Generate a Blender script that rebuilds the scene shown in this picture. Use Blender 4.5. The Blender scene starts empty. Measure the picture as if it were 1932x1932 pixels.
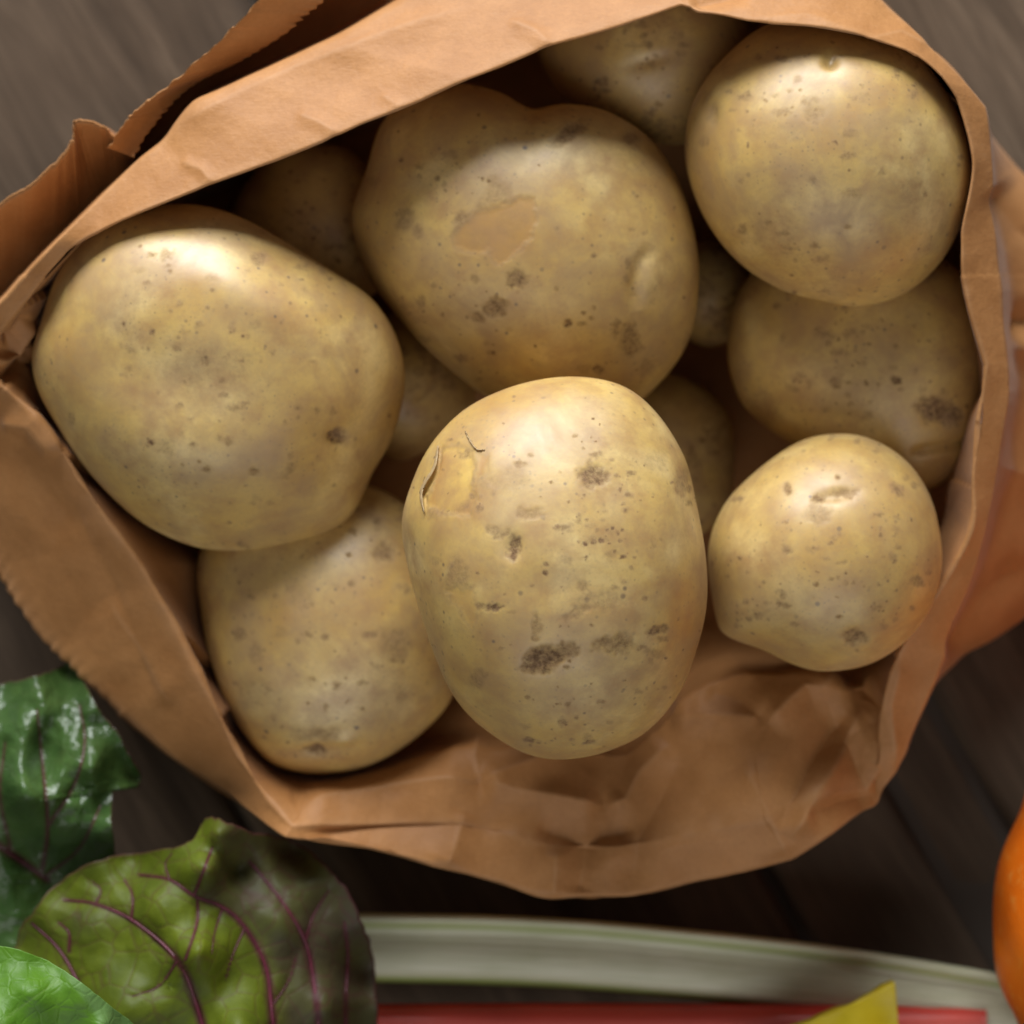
import bpy, math, random
import numpy as np
from mathutils import Vector, Matrix

S = bpy.context.scene
COL = S.collection
R = math.radians
rng = np.random.default_rng(7)
random.seed(7)

# ------------------------------------------------------------------ camera, light, exposure
H, W0, PX = 0.65, 0.30, 1932.0          # camera height, width seen at table level, picture units
FOCUS = 0.522
cam_d = bpy.data.cameras.new('camera'); cam = bpy.data.objects.new('camera', cam_d); COL.objects.link(cam)
cam.location = (0, 0, H); cam.rotation_euler = (0, 0, 0)
cam_d.sensor_width = 36; cam_d.lens = 36 * H / W0
cam_d.clip_start = 0.01; cam_d.clip_end = 50
cam_d.dof.use_dof = True; cam_d.dof.focus_distance = FOCUS; cam_d.dof.aperture_fstop = 8.5
S.camera = cam

wd = bpy.data.worlds.new('World'); S.world = wd; wd.use_nodes = True
bg = wd.node_tree.nodes['Background']
bg.inputs['Color'].default_value = (1.0, 0.985, 0.96, 1); bg.inputs['Strength'].default_value = 0.12

ld = bpy.data.lights.new('window_light', 'AREA'); lo = bpy.data.objects.new('window_light', ld); COL.objects.link(lo)
ld.shape = 'RECTANGLE'; ld.size = 1.05; ld.size_y = 0.72
ld.energy = 39.0; ld.color = (0.97, 0.985, 1.0)
EL = R(24)
lo.location = (-0.20, 1.35 * math.cos(EL), 0.08 + 1.35 * math.sin(EL))
lo.rotation_euler = (Vector((0, 0, 0.06)) - lo.location).to_track_quat('-Z', 'Y').to_euler()

cd = bpy.data.lights.new('room_fill_light', 'AREA'); co = bpy.data.objects.new('room_fill_light', cd); COL.objects.link(co)  # added fill lamp, brightens the near sides in place of room bounce
cd.shape = 'RECTANGLE'; cd.size = 1.6; cd.size_y = 1.0; cd.energy = 9.0; cd.color = (1.0, 0.985, 0.96)
co.location = (0.0, -1.15, 1.15)
co.rotation_euler = (Vector((0, 0, 0.05)) - co.location).to_track_quat('-Z', 'Y').to_euler()

S.view_settings.view_transform = 'Standard'; S.view_settings.look = 'None'
S.view_settings.exposure = 0.0; S.view_settings.gamma = 1.0
try: S.view_settings.use_curve_mapping = False
except Exception: pass
S.render.engine = 'CYCLES'
S.cycles.max_bounces = 8; S.cycles.use_denoising = True

# ------------------------------------------------------------------ helpers
def wp(u, v, z):
    """picture point (0..1932, y down) at a given height -> world metres"""
    s = W0 / PX * (H - z) / H
    return np.stack(np.broadcast_arrays((np.asarray(u, float) - 966) * s, (966 - np.asarray(v, float)) * s, np.asarray(z, float)), -1)

def to_px(P):
    s = W0 / PX * (H - P[:, 2]) / H
    return P[:, 0] / s + 966, 966 - P[:, 1] / s

def _hash(i, j, k, seed):
    h = (i.astype(np.int64) * 374761393 + j.astype(np.int64) * 668265263 + k.astype(np.int64) * 2147483647 + seed * 974634533) & 0xffffffff
    h = ((h ^ (h >> 13)) * 1274126177) & 0xffffffff
    h = ((h ^ (h >> 16)) * 2246822519) & 0xffffffff
    return ((h ^ (h >> 15)) & 0xffffff) / float(0xffffff)

def noise3(P, scale=1.0, seed=0):
    """smooth value noise in -1..1"""
    Q = np.asarray(P, float) * scale + 1000.0
    I = np.floor(Q); F = Q - I; F = F * F * F * (F * (F * 6 - 15) + 10)
    i, j, k = I[:, 0], I[:, 1], I[:, 2]
    r = 0
    for a in (0, 1):
        for b in (0, 1):
            for c in (0, 1):
                w = (F[:, 0] if a else 1 - F[:, 0]) * (F[:, 1] if b else 1 - F[:, 1]) * (F[:, 2] if c else 1 - F[:, 2])
                r = r + w * _hash(i + a, j + b, k + c, seed)
    return r * 2 - 1

def fbm(P, scale, seed=0, oct=3, gain=0.5):
    r = 0; a = 1.0; t = 0
    for o in range(oct):
        r = r + a * noise3(P, scale * 2 ** o, seed + 17 * o); t += a; a *= gain
    return r / t

def noise2(u, v, scale, seed=0, oct=2):
    P = np.stack([u, v, np.full_like(u, 3.7 * seed)], -1)
    return fbm(P, scale, seed, oct)

def mesh_obj(name, V, F, mat, parent=None, smooth=True, attrs=None):
    me = bpy.data.meshes.new(name)
    V = np.asarray(V, dtype=np.float32); F = np.asarray(F, dtype=np.int32)
    n = F.shape[1]
    me.vertices.add(len(V)); me.vertices.foreach_set('co', V.ravel())
    me.loops.add(F.size); me.loops.foreach_set('vertex_index', F.ravel())
    me.polygons.add(len(F)); me.polygons.foreach_set('loop_start', np.arange(0, F.size, n, dtype=np.int32))
    try: me.polygons.foreach_set('loop_total', np.full(len(F), n, dtype=np.int32))
    except Exception: pass
    me.update(calc_edges=True); me.validate()
    me.polygons.foreach_set('use_smooth', np.full(len(me.polygons), smooth))
    if attrs:
        for k, a in attrs.items():
            at = me.attributes.new(k, 'FLOAT', 'POINT'); at.data.foreach_set('value', np.asarray(a, dtype=np.float32))
    me.materials.append(mat)
    o = bpy.data.objects.new(name, me); COL.objects.link(o)
    if parent: o.parent = parent
    return o

def tag(o, label, cat, group=None):
    o['label'] = label; o['category'] = cat
    if group: o['group'] = group
    return o

def empty(name, loc=(0, 0, 0)):
    o = bpy.data.objects.new(name, None); COL.objects.link(o); o.location = loc; o.empty_display_size = 0.02
    return o

def set_base(o, base):
    """put a mesh object's origin at `base` without moving it"""
    b = Vector(base); o.data.transform(Matrix.Translation(-b)); o.location = b

def grid_faces(nr, nc, closed=False):
    i = np.arange(nr - 1)[:, None]; m = nc if closed else nc - 1
    j = np.arange(m)[None, :]; j2 = (j + 1) % nc
    return np.stack([i * nc + j, i * nc + j2, (i + 1) * nc + j2, (i + 1) * nc + j], -1).reshape(-1, 4)

def hermite(P, n, closed=True, tens=None):
    """P (k,d) control points -> smooth curve, n samples per span; tens per point (0 = corner)"""
    P = np.asarray(P, float); k = len(P)
    t = np.full(k, 1.0) if tens is None else np.asarray(tens, float)
    if closed: m = (np.roll(P, -1, 0) - np.roll(P, 1, 0)) / 2
    else: m = np.gradient(P, axis=0)
    m = m * t.reshape((-1,) + (1,) * (P.ndim - 1))
    out = []
    s = np.linspace(0, 1, n, endpoint=False).reshape((-1,) + (1,) * (P.ndim - 1))
    for i in range(k if closed else k - 1):
        a, b = P[i], P[(i + 1) % k]; ma, mb = m[i], m[(i + 1) % k]
        out.append((2*s**3-3*s**2+1)*a + (s**3-2*s**2+s)*ma + (-2*s**3+3*s**2)*b + (s**3-s**2)*mb)
    if not closed: out.append(P[-1:])
    return np.concatenate(out)

def facet(u, v, L, seed):
    """crumpled sheet: random heights on a warped triangular lattice, flat in between"""
    uw = u + 0.30 * L * noise2(u, v, 1 / (1.6 * L), seed + 1, 1); vw = v + 0.30 * L * noise2(u + 77, v, 1 / (1.6 * L), seed + 2, 1)
    x, y = uw / L, vw / L; k = (x + y) * 0.3660254; i, j = np.floor(x + k), np.floor(y + k)
    fx, fy = x + k - i, y + k - j
    z0 = np.zeros(len(u))
    hh = lambda a, b: _hash(a + 500, b + 500, z0, seed) * 2 - 1
    h00, h11 = hh(i, j), hh(i + 1, j + 1); h10, h01 = hh(i + 1, j), hh(i, j + 1)
    return np.where(fx > fy, h00 + (h10 - h00) * fx + (h11 - h10) * fy, h00 + (h01 - h00) * fy + (h11 - h01) * fx)

def seg_dist(u, v, pts):
    """distance from points to a polyline, plus the parameter along it 0..1"""
    best = np.full(u.shape, 1e9); par = np.zeros(u.shape); side = np.zeros(u.shape)
    L = [0]
    for i in range(len(pts) - 1): L.append(L[-1] + math.hypot(pts[i+1][0]-pts[i][0], pts[i+1][1]-pts[i][1]))
    for i in range(len(pts) - 1):
        ax, ay = pts[i][:2]; bx, by = pts[i+1][:2]; dx, dy = bx-ax, by-ay; l2 = dx*dx+dy*dy + 1e-9
        t = np.clip(((u-ax)*dx + (v-ay)*dy) / l2, 0, 1)
        d = np.hypot(u-ax-t*dx, v-ay-t*dy)
        m = d < best
        best = np.where(m, d, best); par = np.where(m, (L[i] + t*math.sqrt(l2)) / L[-1], par)
        side = np.where(m, np.sign((u-ax)*dy - (v-ay)*dx), side)
    return best, par, side

def in_poly(u, v, poly):
    c = np.zeros(u.shape, bool); n = len(poly)
    for i in range(n):
        x1, y1 = poly[i]; x2, y2 = poly[(i+1) % n]
        m = ((y1 > v) != (y2 > v)) & (u < (x2-x1)*(v-y1)/((y2-y1) + 1e-12) + x1)
        c ^= m
    return c

def poly_mask(u, v, poly, soft):
    d, _, _ = seg_dist(u, v, list(poly) + [poly[0]])
    sd = np.where(in_poly(u, v, poly), d, -d)
    return np.clip(sd / soft * 0.5 + 0.5, 0, 1)

# ------------------------------------------------------------------ node helpers
class NT:
    def __init__(self, name):
        self.m = bpy.data.materials.new(name); self.m.use_nodes = True
        self.t = self.m.node_tree; self.n = self.t.nodes; self.l = self.t.links
        self.bsdf = self.n['Principled BSDF']; self.out = self.n['Material Output']
    def node(self, typ, **kw):
        x = self.n.new(typ)
        for k, v in kw.items(): setattr(x, k, v)
        return x
    def link(self, a, b): self.l.new(a, b)
    def coord(self, which='Object'): return self.node('ShaderNodeTexCoord').outputs[which]
    def mapping(self, vec, scale=(1, 1, 1), loc=(0, 0, 0), rot=(0, 0, 0)):
        x = self.node('ShaderNodeMapping'); self.link(vec, x.inputs[0])
        x.inputs['Scale'].default_value = scale; x.inputs['Location'].default_value = loc; x.inputs['Rotation'].default_value = rot
        return x.outputs[0]
    def noise(self, vec, scale, detail=3, rough=0.55, dist=0.0):
        x = self.node('ShaderNodeTexNoise'); self.link(vec, x.inputs['Vector'])
        x.inputs['Scale'].default_value = scale; x.inputs['Detail'].default_value = detail
        x.inputs['Roughness'].default_value = rough; x.inputs['Distortion'].default_value = dist
        return x.outputs['Fac']
    def voronoi(self, vec, scale, rand=1.0, feature='F1'):
        x = self.node('ShaderNodeTexVoronoi', feature=feature); self.link(vec, x.inputs['Vector'])
        x.inputs['Scale'].default_value = scale; x.inputs['Randomness'].default_value = rand
        return x
    def ramp(self, fac, stops, interp='LINEAR'):
        x = self.node('ShaderNodeValToRGB'); self.link(fac, x.inputs[0]); e = x.color_ramp
        e.interpolation = interp
        while len(e.elements) < len(stops): e.elements.new(0.5)
        for el, (p, c) in zip(e.elements, stops):
            el.position = p; el.color = (c, c, c, 1) if isinstance(c, (int, float)) else tuple(c) + (1,)
        return x.outputs[0]
    def val(self, a, b, op='MULTIPLY', clamp=False):
        x = self.node('ShaderNodeMath', operation=op, use_clamp=clamp)
        for i, s in enumerate((a, b)):
            if isinstance(s, (int, float)): x.inputs[i].default_value = s
            else: self.link(s, x.inputs[i])
        return x.outputs[0]
    def mix(self, fac, a, b, blend='MIX'):
        x = self.node('ShaderNodeMix', data_type='RGBA', blend_type=blend)
        if isinstance(fac, (int, float)): x.inputs[0].default_value = fac
        else: self.link(fac, x.inputs[0])
        for idx, s in ((6, a), (7, b)):
            if isinstance(s, tuple): x.inputs[idx].default_value = s + (1,) if len(s) == 3 else s
            else: self.link(s, x.inputs[idx])
        return x.outputs[2]
    def attr(self, name): return self.node('ShaderNodeAttribute', attribute_name=name).outputs['Fac']
    def bump(self, h, strength, dist, prev=None):
        x = self.node('ShaderNodeBump'); self.link(h, x.inputs['Height'])
        x.inputs['Strength'].default_value = strength; x.inputs['Distance'].default_value = dist
        if prev is not None: self.link(prev, x.inputs['Normal'])
        return x.outputs[0]
    def set(self, **kw):
        for k, v in kw.items():
            i = self.bsdf.inputs[k.replace('_', ' ')]
            if hasattr(v, 'is_output') or isinstance(v, bpy.types.NodeSocket): self.link(v, i)
            else: i.default_value = v + (1,) if isinstance(v, tuple) and i.type == 'RGBA' and len(v) == 3 else v
        return self
    def translucent(self, col, fac, normal=None):
        tr = self.node('ShaderNodeBsdfTranslucent')
        if isinstance(col, tuple): tr.inputs[0].default_value = col + (1,)
        else: self.link(col, tr.inputs[0])
        if normal is not None: self.link(normal, tr.inputs['Normal'])
        mx = self.node('ShaderNodeMixShader')
        if isinstance(fac, (int, float)): mx.inputs[0].default_value = fac
        else: self.link(fac, mx.inputs[0])
        self.link(self.bsdf.outputs[0], mx.inputs[1]); self.link(tr.outputs[0], mx.inputs[2])
        self.link(mx.outputs[0], self.out.inputs['Surface'])

# ------------------------------------------------------------------ materials
def mat_wood():
    t = NT('dark_wood'); c = t.coord('Object')
    oi = t.node('ShaderNodeObjectInfo').outputs['Random']
    cx = t.node('ShaderNodeCombineXYZ'); t.link(t.val(oi, 3.0), cx.inputs[0]); t.link(t.val(oi, 7.0), cx.inputs[1])
    va = t.node('ShaderNodeVectorMath', operation='ADD'); t.link(c, va.inputs[0]); t.link(cx.outputs[0], va.inputs[1])
    v = t.mapping(va.outputs[0], scale=(1, 0.09, 1))
    g1 = t.noise(v, 48, 6, 0.62, 1.6); g2 = t.noise(v, 420, 3, 0.6)
    big = t.noise(va.outputs[0], 14, 3, 0.5)
    col = t.ramp(g1, [(0.30, (0.036, 0.024, 0.015)), (0.5, (0.088, 0.060, 0.039)), (0.70, (0.170, 0.120, 0.080))])
    col = t.mix(t.ramp(g2, [(0.35, 0.35), (0.6, 0.0)]), col, (0.040, 0.027, 0.019))
    col = t.mix(t.ramp(big, [(0.4, 0.0), (0.7, 0.5)]), col, (0.150, 0.105, 0.070))
    col = t.mix(t.val(oi, 0.35), col, (0.050, 0.037, 0.028))
    n = t.bump(g1, 0.5, 0.0012); n = t.bump(g2, 0.4, 0.0004, n)
    t.set(Base_Color=col, Roughness=0.75, Normal=n); t.bsdf.inputs['Specular IOR Level'].default_value = 0.12
    return t.m

def mat_paper():
    t = NT('kraft_paper'); c = t.coord('Object')
    f1 = t.noise(c, 900, 4, 0.7); f2 = t.noise(c, 90, 4, 0.6); f3 = t.noise(t.mapping(c, scale=(1, 5, 1), rot=(0, 0, 0.5)), 420, 3, 0.6)
    col = t.ramp(f2, [(0.3, (0.395, 0.176, 0.054)), (0.7, (0.490, 0.232, 0.080))])
    col = t.mix(t.ramp(f1, [(0.35, 0.25), (0.65, 0.0)]), col, (0.28, 0.122, 0.042))
    col = t.mix(t.ramp(f3, [(0.62, 0.0), (0.78, 0.25)]), col, (0.58, 0.36, 0.20))
    wear = t.attr('wear')
    col = t.mix(t.val(wear, 0.30), col, (0.60, 0.38, 0.22))
    n = t.bump(f1, 0.22, 0.00025); n = t.bump(f2, 0.35, 0.0016, n); n = t.bump(f3, 0.15, 0.0003, n)
    t.set(Base_Color=col, Roughness=0.56, Normal=n); t.bsdf.inputs['Specular IOR Level'].default_value = 0.32
    t.bsdf.inputs['Sheen Weight'].default_value = 0.08; t.bsdf.inputs['Sheen Roughness'].default_value = 0.4
    t.translucent((0.60, 0.28, 0.10), 0.06)
    return t.m

def mat_potato(seed, warm=0.5, dull=0.3):
    t = NT('potato_skin'); c0 = t.coord('Object')
    c = t.mapping(c0, loc=(seed * 0.37, seed * 0.61, seed * 0.23))
    big = t.noise(c, 38, 3, 0.55, 0.4); mid = t.noise(c, 120, 4, 0.62); fine = t.noise(c, 900, 3, 0.6)
    smud = t.noise(t.mapping(c, loc=(5, 2, 1)), 62, 5, 0.62, 0.6)
    b = (0.470, 0.280, 0.078)
    col = t.ramp(big, [(0.30, b), (0.52, (0.580, 0.390, 0.122)), (0.72, (0.685, 0.505, 0.215))])
    col = t.mix(t.ramp(mid, [(0.42, 0.0), (0.70, 0.80)]), col, (0.385, 0.215, 0.082))
    # greyish bloom of dried soil
    col = t.mix(t.ramp(smud, [(0.46, 0.0), (0.70, 0.42 + dull)]), col, (0.350, 0.220, 0.098))
    col = t.mix(t.ramp(fine, [(0.30, 0.30), (0.52, 0.0)]), col, (0.400, 0.265, 0.110))
    # lenticels: dark pin pricks of uneven size
    for sc, lo_, hi_, amt in ((210, 0.08, 0.18, 0.95), (420, 0.08, 0.26, 0.85), (800, 0.10, 0.34, 0.4)):
        vo = t.voronoi(c, sc); d = vo.outputs['Distance']
        sp = t.node('ShaderNodeSeparateColor'); t.link(vo.outputs['Color'], sp.inputs[0])
        keep = t.ramp(sp.outputs[0], [(0.50, 0.0), (0.85, 1.0)])
        patch = t.ramp(t.noise(t.mapping(c, loc=(sc, 0, 0)), 45, 2), [(0.45, 0.05), (0.62, 1.0)])
        dot = t.ramp(d, [(lo_, 1.0), (hi_, 0.0)])
        f = t.val(t.val(dot, keep), patch)
        col = t.mix(t.val(f, amt), col, (0.150, 0.100, 0.060))
    spot = t.attr('spot'); peel = t.attr('peel'); rim = t.attr('rim')
    flesh = t.mix(t.attr('orange'), (0.650, 0.430, 0.115), (0.455, 0.245, 0.075)); flesh = t.mix(t.ramp(mid, [(0.38, 0.0), (0.66, 0.75)]), flesh, (0.400, 0.225, 0.095))
    col = t.mix(peel, col, flesh)
    spotn = t.val(spot, t.ramp(t.noise(c, 700, 4, 0.7), [(0.28, 0.45), (0.62, 1.25)]), clamp=True)
    col = t.mix(spotn, col, t.mix(t.ramp(fine, [(0.4, 0.0), (0.65, 1.0)]), (0.140, 0.078, 0.038), (0.270, 0.165, 0.086)))
    col = t.mix(rim, col, (0.33, 0.21, 0.105))
    n = t.bump(mid, 0.04, 0.0010); n = t.bump(fine, 0.09, 0.00020, n); n = t.bump(spotn, 0.10, 0.0005, n)
    ro = t.ramp(smud, [(0.35, 0.40), (0.7, 0.58)])
    ro = t.val(t.val(ro, t.val(peel, -0.08), 'ADD'), t.val(spotn, 0.35), 'ADD')
    t.link(t.val(0.9, t.val(spotn, -0.7), 'ADD'), t.bsdf.inputs['Specular IOR Level'])
    t.set(Base_Color=col, Roughness=ro, Normal=n)
    t.bsdf.inputs['Sheen Weight'].default_value = 0.0; t.bsdf.inputs['Sheen Roughness'].default_value = 0.5
    t.bsdf.inputs['Subsurface Weight'].default_value = 0.10
    t.bsdf.inputs['Subsurface Radius'].default_value = (1.0, 0.55, 0.2); t.bsdf.inputs['Subsurface Scale'].default_value = 0.003
    return t.m

def mat_skin_flake():
    t = NT('dry_skin'); c = t.coord('Object'); n = t.noise(c, 800, 3)
    t.set(Base_Color=t.ramp(n, [(0.3, (0.52, 0.37, 0.19)), (0.7, (0.66, 0.50, 0.28))]), Roughness=0.5)
    t.translucent((0.6, 0.42, 0.16), 0.35)
    return t.m

def mat_leaf(name, green, dark, pig_shade, vein, tr, rough, trans=0.35, bumps=0.35, net_amt=0.3, net_sc=190):
    t = NT(name); c = t.coord('Object')
    n1 = t.noise(c, 70, 4, 0.6); n2 = t.noise(c, 420, 3, 0.6); vo = t.voronoi(t.mix(0.012, c, t.noise(c, 60, 2)) if False else c, net_sc, 1.0, 'DISTANCE_TO_EDGE').outputs['Distance']
    col = t.ramp(n1, [(0.32, dark), (0.66, green)])
    col = t.mix(t.ramp(n2, [(0.35, 0.3), (0.6, 0.0)]), col, dark)
    pg = t.attr('pigment_shade'); ve = t.attr('vein')
    col = t.mix(pg, col, pig_shade)
    net = t.ramp(vo, [(0.0, net_amt), (0.05, 0.0)])
    col = t.mix(net, col, vein)
    col = t.mix(ve, col, vein)
    tcol = t.mix(pg, tr, tuple(0.6 * x for x in pig_shade)); tcol = t.mix(ve, tcol, vein)
    n = t.bump(n1, bumps, 0.003); n = t.bump(n2, 0.25, 0.0006, n); n = t.bump(t.ramp(vo, [(0.0, 0.0), (0.12, 1.0)]), 0.2, 0.0005, n)
    t.set(Base_Color=col, Roughness=rough, Normal=n); t.bsdf.inputs['Specular IOR Level'].default_value = 0.5
    t.translucent(tcol, trans)
    return t.m

def mat_vein():
    t = NT('purple_vein'); c = t.coord('Object'); n = t.noise(c, 300, 3)
    t.set(Base_Color=t.ramp(n, [(0.3, (0.075, 0.008, 0.020)), (0.7, (0.135, 0.020, 0.040))]), Roughness=0.42)
    return t.m

def mat_stalk(name, body, edge, dark, rough=0.38):
    t = NT(name); c = t.coord('Object')
    fib = t.noise(t.mapping(c, scale=(0.06, 1, 1)), 700, 4, 0.6); blot = t.noise(c, 50, 3)
    e = t.attr('edge')
    col = t.mix(t.ramp(fib, [(0.35, 0.45), (0.62, 0.0)]), body, dark)
    col = t.mix(t.ramp(blot, [(0.45, 0.0), (0.75, 0.45)]), col, dark)
    col = t.mix(e, col, edge)
    n = t.bump(fib, 0.3, 0.0006)
    t.set(Base_Color=col, Roughness=rough, Normal=n); t.bsdf.inputs['Specular IOR Level'].default_value = 0.45
    t.bsdf.inputs['Subsurface Weight'].default_value = 0.1
    t.bsdf.inputs['Subsurface Radius'].default_value = (1.0, 0.9, 0.5); t.bsdf.inputs['Subsurface Scale'].default_value = 0.002
    return t.m

def mat_pumpkin():
    t = NT('orange_rind'); c = t.coord('Object')
    n1 = t.noise(t.mapping(c, scale=(1, 1, 0.35)), 60, 4, 0.6); n2 = t.noise(c, 260, 4, 0.65)
    col = t.ramp(n1, [(0.3, (0.62, 0.110, 0.003)), (0.7, (0.76, 0.170, 0.005))])
    col = t.mix(t.ramp(n2, [(0.55, 0.0), (0.72, 0.5)]), col, (0.72, 0.33, 0.06))
    t.set(Base_Color=col, Roughness=0.42, Normal=t.bump(n2, 0.25, 0.0008))
    return t.m

WOOD, PAPER, FLAKE, VEIN = mat_wood(), mat_paper(), mat_skin_flake(), mat_vein()

# ------------------------------------------------------------------ the table: boards side by side
def build_table():
    root = empty('wooden_table', (0, 0, 0)); root['kind'] = 'structure'
    ang = math.atan2(300, 176)              # boards run down to the right in the picture
    dirv = np.array([math.cos(ang), -math.sin(ang)]); nor = np.array([math.sin(ang), math.cos(ang)])   # nor: to the upper right
    # seam offsets measured along `nor` from the picture centre (metres)
    def off(u, v):
        p = wp(u, v, 0.0)[:2]; return float(p @ nor)
    s1 = off(1874, 1821); s0 = off(1985, 1700) ; s2 = off(1494, 1732)
    seams = [s0 + 0.30, s0 + 0.15, s0, s1, s2, s2 - 0.125, s2 - 0.275]
    seams = sorted(seams)
    L = 0.9
    for a, b in zip(seams[:-1], seams[1:]):
        w = b - a; gap = 0.0010; narrow = w < 0.035
        # cross-section with rounded arrises, extruded along y with slight waviness
        hw = w / 2 - gap; r = 0.0022; dz = random.uniform(-0.0012, 0.0) - (0.0035 if narrow else 0)
        prof = [(-hw, -0.02), (-hw, -r * 1.6), (-hw + r * 0.4, -r * 0.5), (-hw + r * 1.3, 0.0)]
        prof += [(x * (hw - r * 1.3), 0.0) for x in np.linspace(-0.94, 0.94, 14)]
        prof += [(hw - r * 1.3, 0.0), (hw - r * 0.4, -r * 0.5), (hw, -r * 1.6), (hw, -0.02)]
        prof = np.array(prof); ny = 60; ys = np.linspace(-L / 2, L / 2, ny)
        V = np.zeros((ny, len(prof), 3)); V[:, :, 0] = prof[None, :, 0]; V[:, :, 1] = ys[:, None]; V[:, :, 2] = prof[None, :, 1]
        P = V.reshape(-1, 3); n = noise3(P * np.array([1, 0.2, 1]) + a * 31, 70, 3)
        P[:, 2] += np.where(P[:, 2] > -0.01, 0.0004 * n, 0); P[:, 0] += 0.0006 * noise3(P * np.array([0, 1, 0]) + a * 11, 25, 9)
        o = mesh_obj('plank', P, grid_faces(ny, len(prof)), WOOD, root)
        c = nor * (a + b) / 2
        o.location = (c[0], c[1], dz - 0.0005)
        o.rotation_euler = (0, 0, math.atan2(dirv[1], dirv[0]) - math.pi / 2)
    return root
build_table()
# dark underside closing the gaps between the boards
t_ = NT('dark_gap'); t_.set(Base_Color=(0.06, 0.045, 0.033), Roughness=0.9)
und = mesh_obj('floor', [(-1.2, -1.2, -0.005), (1.2, -1.2, -0.005), (1.2, 1.2, -0.005), (-1.2, 1.2, -0.005)], [(0, 1, 2, 3)], t_.m); und['kind'] = 'structure'

# ------------------------------------------------------------------ the paper bag
C0 = np.array([980.0, 800.0])
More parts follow.
